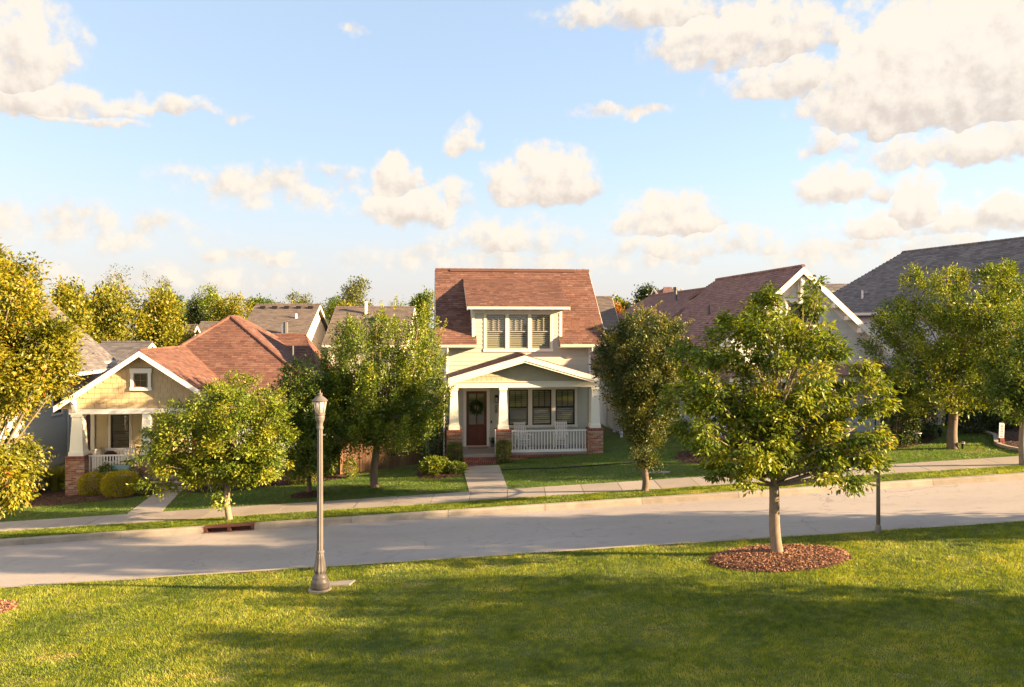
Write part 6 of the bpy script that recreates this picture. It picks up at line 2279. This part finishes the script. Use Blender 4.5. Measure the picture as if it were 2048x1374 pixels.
# ------------------------------------------------------------------ porch swing and neighbours' things
su, sv = LH.V(1.2, 237, 930)[0], 1.25
sw = empty('porch_swing', LH.world(su, sv, LFL), YAW)
tag(sw, 'white bench swing hung on ropes in the tan house porch', 'porch swing')
W = M['white']
for i in range(5):
    MB().box(-.62, .62, -.25 + i * .1, -.25 + i * .1 + .085, .45, .47).build('seat_slat', W, sw)
for i in range(11):
    x = -.58 + i * .116
    MB().box(x - .03, x + .03, .22, .24, .48, .92).build('back_slat', W, sw)
MB().box(-.62, .62, .2, .26, .92, .99).build('top_rail', W, sw)
for x in (-.62, .58):
    MB().box(x, x + .04, -.27, .26, .66, .69).build('arm', W, sw)
    MB().box(x, x + .04, -.27, -.23, .40, .66).build('arm_post', W, sw)
for sx, topx in ((-.6, -.42), (.6, .42)):
    for y in (-.25, .24):
        m = MB(); m.tube([(sx * .97, y, .68), (topx, 0, lb0 - LFL)], .017, 5); m.build('rope', M['rope'], sw)
cu1 = MB()
for i in range(2):
    pass
sc = empty('cushion', LH.world(su - .35, sv + .02, LFL + .475), YAW)
m = MB(); m.lathe([(.10, .0), (.24, .06), (.26, .2), (.25, .34), (.14, .42), (.02, .43)], 12)
cob = m.build('pad', M['cushion'], sc, smooth=True); cob.scale = (1, .4, 1)
m = MB(); m.tube([(.26 * math.cos(x), 0, .21 + .21 * math.sin(x)) for x in np.linspace(0, 2 * math.pi, 17)], .012, 5); m.build('piping', M['cushion'], sc)
tag(sc, 'dark brown round backed cushion on the porch swing', 'cushion')
# teal box planter hung on the rail
tu, tw_ = LH.V(.2, 243, 932)
tb = empty('planter_box', LH.world(tu, .14, tw_), YAW)
for i in range(2):
    MB().box(-.33, .33, -.03, 0, -.13 + i * .1, -.04 + i * .1).build('plank', M['teal'], tb)
for x in (-.33, .30):
    MB().box(x, x + .03, .002, .15, -.13, .06).build('end_board', M['teal'], tb)
MB().box(-.29, .29, .002, .148, .03, .05).build('soil', M['soil'], tb)
tag(tb, 'teal painted box hung on the rail of the swing porch', 'planter')
# blue yard sign
g = gp(423, 984)
ys = empty('yard_sign', g)
tag(ys, 'small blue security style yard sign on a leaning stake', 'sign')
c8 = [( -.02 + .10 * math.cos(math.pi / 8 + k * math.pi / 4), .14 * math.sin(math.pi / 8 + k * math.pi / 4)) for k in range(8)]
m = MB(); m.prism([(-.07 + x, -.01, .34 + z) for x, z in c8], (0, .02, 0)); m.build('face', M['blue'], ys)
m = MB(); m.prism([(-.14, -.006, .47), (-.04, -.006, .47), (-.09, -.006, .60)], (0, .012, 0)); m.build('crest', M['signwhite'], ys)
for z in (.29, .345, .40):
    MB().box(-.145, -.035, -.016, -.011, z, z + .022).build('lettering', M['signwhite'], ys)
m = MB(); m.tube([(.06, 0, -.1), (-.03, .0, .08), (-.07, 0.012, .3)], .012, 6); m.build('stake', M['signwhite'], ys)

# white vertical sign with lettering at the right
g = gp(2003, 890)
vs = empty('garden_sign', g)
tag(vs, 'white vertical board with dark letters standing in the bed at the right edge', 'sign')
sh = g.y / F
m = MB()
bx0, bx1, bz0, bz1 = -5.2 * sh, 5.2 * sh, 14.5 * sh, 44 * sh
m.hexa([(bx0 - .01, -.012, bz0), (bx1 - .01, -.012, bz0 - .01), (bx1 - .01, .012, bz0 - .01), (bx0 - .01, .012, bz0), (bx0 + .015, -.012, bz1 + .01), (bx1 + .015, -.012, bz1), (bx1 + .015, .012, bz1), (bx0 + .015, .012, bz1 + .01)])
m.build('board', M['signwhite'], vs)
for k, (w_, h_) in enumerate(((.075, .030), (.06, .018), (.085, .026), (.08, .024), (.075, .024), (.07, .020), (.07, .026), (.08, .022))):
    z = bz0 + .045 + k * (bz1 - bz0 - .07) / 8
    x = .0 + (z - bz0) * .03
    m = MB()
    m.box(x - w_ / 2, x + w_ / 2, -.018, -.0125, z, z + h_ * .38)
    m.box(x - w_ / 2, x - w_ / 2 + .02, -.018, -.0125, z + h_ * .38, z + h_)
    m.box(x + w_ / 2 - .02, x + w_ / 2, -.018, -.0125, z + h_ * .38, z + h_)
    m.build('letter', M['ink'], vs)
m = MB(); bricks(m, -.085, .085, -.05, .05, -.02, bz0 - .01, bl=.17, bh=.07); m.box(-.08, .08, -.045, .045, -.05, bz0 - .004, .5); m.build('brick_foot', M['brickred'], vs, tint=True)
# white T shaped stand
g = gp(1833, 888)
ts = empty('bird_feeder', g)
m = MB(); m.box(-.03, .03, -.03, .03, -.1, .40); m.build('post', M['vinyl'], ts)
m = MB(); m.lathe([(.03, .40), (.19, .42), (.20, .45), (.185, .462), (.17, .45)], 18); m.build('tray', M['vinyl'], ts)
tag(ts, 'low white pedestal with a flat tray in front of the arborvitae', 'bird bath')
# path light and dark finial
g = gp(1925.5, 898)
pl = empty('path_light', g)
m = MB(); m.lathe([(.05, -.05), (.05, .16), (.075, .18), (.075, .2)], 12); m.build('body', M['black'], pl)
m = MB(); m.lathe([(.06, .2), (.065, .25)], 12); m.build('lens', M['lens'], pl)
m = MB(); m.lathe([(.085, .25), (.08, .27), (.03, .285)], 12); m.build('cap', M['pipe'], pl)
tag(pl, 'short black path light with pale head beside the right hand tree', 'path light')
g = gp(1880, 873)
bf = empty('garden_ornament', g)
m = MB(); m.lathe([(.05, -.03), (.06, .06), (.035, .1), (.085, .17), (.10, .25), (.07, .33), (.03, .37), (.01, .4)], 12); m.build('body', M['black'], bf, smooth=True)
m = MB(); m.lathe([(.09, -.04), (.09, .0), (.06, .02)], 12); m.build('base', M['black'], bf)
tag(bf, 'small black ornament at the tip of the arborvitae bed', 'ornament')
# little hanging plaque with warm face
g = gp(1852, 880)
hp = empty('garden_plaque', (g.x - .02, g.y - .35, g.z))
m = MB(); m.box(-.16, .16, -.01, .01, 1.0, 1.055); m.box(-.15, .17, -.01, .01, .93, .985); m.build('board', M['fence'], hp)
m = MB(); m.tube([(-.11, 0, .925), (-.09, 0, .86), (-.05, 0, .87), (-.02, 0, .92)], .012, 6); m.build('hook', M['trim'], hp)
m = MB(); m.tube([(.0, .03, -.05), (.0, .03, 1.0)], .014, 6); m.build('stake', M['black'], hp)
tag(hp, 'small wooden plaque on a stake before the rightmost arborvitae', 'plaque')
# curved edging of the bed at the right
m = MB()
pts = [gp(x, y) for x, y in ((1908, 851), (1940, 858), (1970, 866), (1990, 873), (1992, 881), (1993, 888), (2000, 893), (2018, 898), (2034, 901), (2060, 907))]
for a, b in zip(pts[:-1], pts[1:]):
    m.bar((a.x, a.y, a.z + .05), (b.x, b.y, b.z + .05), .16, .12)
o = m.build('bed_edging', M['conc'])
tag(o, kind='structure')

# ------------------------------------------------------------------ grass
def in_poly(x, y, pts):
    ins = np.zeros(len(x), bool)
    n = len(pts)
    for i in range(n):
        a, b = pts[i], pts[(i + 1) % n]
        c = ((a[1] > y) != (b[1] > y)) & (x < (b[0] - a[0]) * (y - a[1]) / (b[1] - a[1] + 1e-12) + a[0])
        ins ^= c
    return ins


def grass(name, x, y, h, wid, mat, label, seed, dry=0.0, mask=None):
    rs_ = np.random.RandomState(seed)
    keep = np.abs(x) < .64 * y + 1.4
    for b in BEDS:
        keep &= ~in_poly(x, y, b)
    if mask is not None:
        keep &= ~mask(x, y)
    x, y = x[keep], y[keep]
    n = len(x)
    z = Z0 + SLOPE * x
    big = vnoise(x, y, .55, seed) * .5 + vnoise(x, y, 1.4, seed + 1) * .3 + vnoise(x, y, 4.0, seed + 2) * .2
    fine = vnoise(x, y, 9., seed + 3)
    streak = vnoise(x, y * 3, .8, seed + 4)
    T = np.clip(.08 + .80 * (big - .24) + .46 * (fine - .5) + .42 * np.clip(streak - .62, 0, 1) + rs_.normal(0, .10, n) + dry, 0, 1)
    worn = vnoise(x + 3.1, y * 1.7, .75, seed + 8) * .6 + vnoise(x, y * 1.5, 2.3, seed + 9) * .4
    T = np.where(worn > .74, np.clip(T + (worn - .74) * 3, 0, 1), T)
    Hh = h * (.55 + .75 * vnoise(x, y, 2.6, seed + 5)) * rs_.uniform(.55, 1.25, n)
    Hh = np.where(worn > .78, Hh * .45, Hh)
    lean_a = rs_.uniform(0, 2 * np.pi, n) * .5 + vnoise(x, y, 1.1, seed + 6) * 6.28
    lean = rs_.uniform(.15, .9, n) * Hh
    a = rs_.uniform(0, np.pi, n)
    w = wid * rs_.uniform(.6, 1.3, n)
    B0 = np.stack([x - np.cos(a) * w / 2, y - np.sin(a) * w / 2, z - .005], 1)
    B1 = np.stack([x + np.cos(a) * w / 2, y + np.sin(a) * w / 2, z - .005], 1)
    tp = np.stack([x + np.cos(lean_a) * lean, y + np.sin(lean_a) * lean, z + Hh], 1)
    V = np.stack([B0, B1, tp], 1).reshape(-1, 3)
    o = np_mesh(name, V, np.arange(n * 3).reshape(-1, 3), mat, None, np.repeat(T, 3))
    tag(o, label, kind='stuff')


rs_ = np.random.RandomState(2)
N_ = 540000
yy = 11.2 + (20.02 - 11.2) * rs_.uniform(0, 1, N_)
xx = rs_.uniform(-1, 1, N_) * (.64 * yy + 1.4)
lampxy = gp(640, 1181)


def near_mask(x, y):
    m_ = (x - lampxy.x) ** 2 + (y - lampxy.y) ** 2 < .25 ** 2
    m_ |= (np.abs(x - pad.location.x + .02) < .36) & (np.abs(y - pad.location.y) < .13)
    m_ |= y > 19.98 + .05 * np.sin(x * 2.1) + .03 * np.sin(x * 7.7)
    return m_


grass('near_lawn', xx, yy, .052, .0105, M['grass'], 'near lawn of tufty mown grass', 5, .02, near_mask)
N_ = 90000
xx = rs_.uniform(-18, 19, N_); yy = rs_.uniform(YF1 + .02, YS0 - .02, N_)
grass('verge_grass', xx, yy, .05, .015, M['grass'], 'grass verge between kerb and sidewalk', 15, -.12)
N_ = 280000
yy = rs_.uniform(YS1 + .03, 39, N_)
xx = rs_.uniform(-1, 1, N_) * (.64 * yy + .6)


def yard_mask(x, y):
    m_ = np.zeros(len(x), bool)
    for pth in (PATH_C, PATH_L, PATH_R):
        m_ |= in_poly(x, y, pth)
    for fr_, u0, u1, v0 in ((CH, porchL - .1, porchR + .1, .12), (CH, s0, s1, -.75), (LH, lpl - .2, 8, .0), (RH, rw_l - .4, rw_r + .4, -2.2)):
        dx, dy = x - fr_.x, y - fr_.y
        u = dx * fr_.c + dy * fr_.s
        v = -dx * fr_.s + dy * fr_.c
        m_ |= (u > u0) & (u < u1) & (v > v0) & (v < 14)
    return m_


grass('yard_grass', xx, yy, .045, .018, M['grassdeep'], 'mown front yard grass before the houses', 25, 0.0, yard_mask)
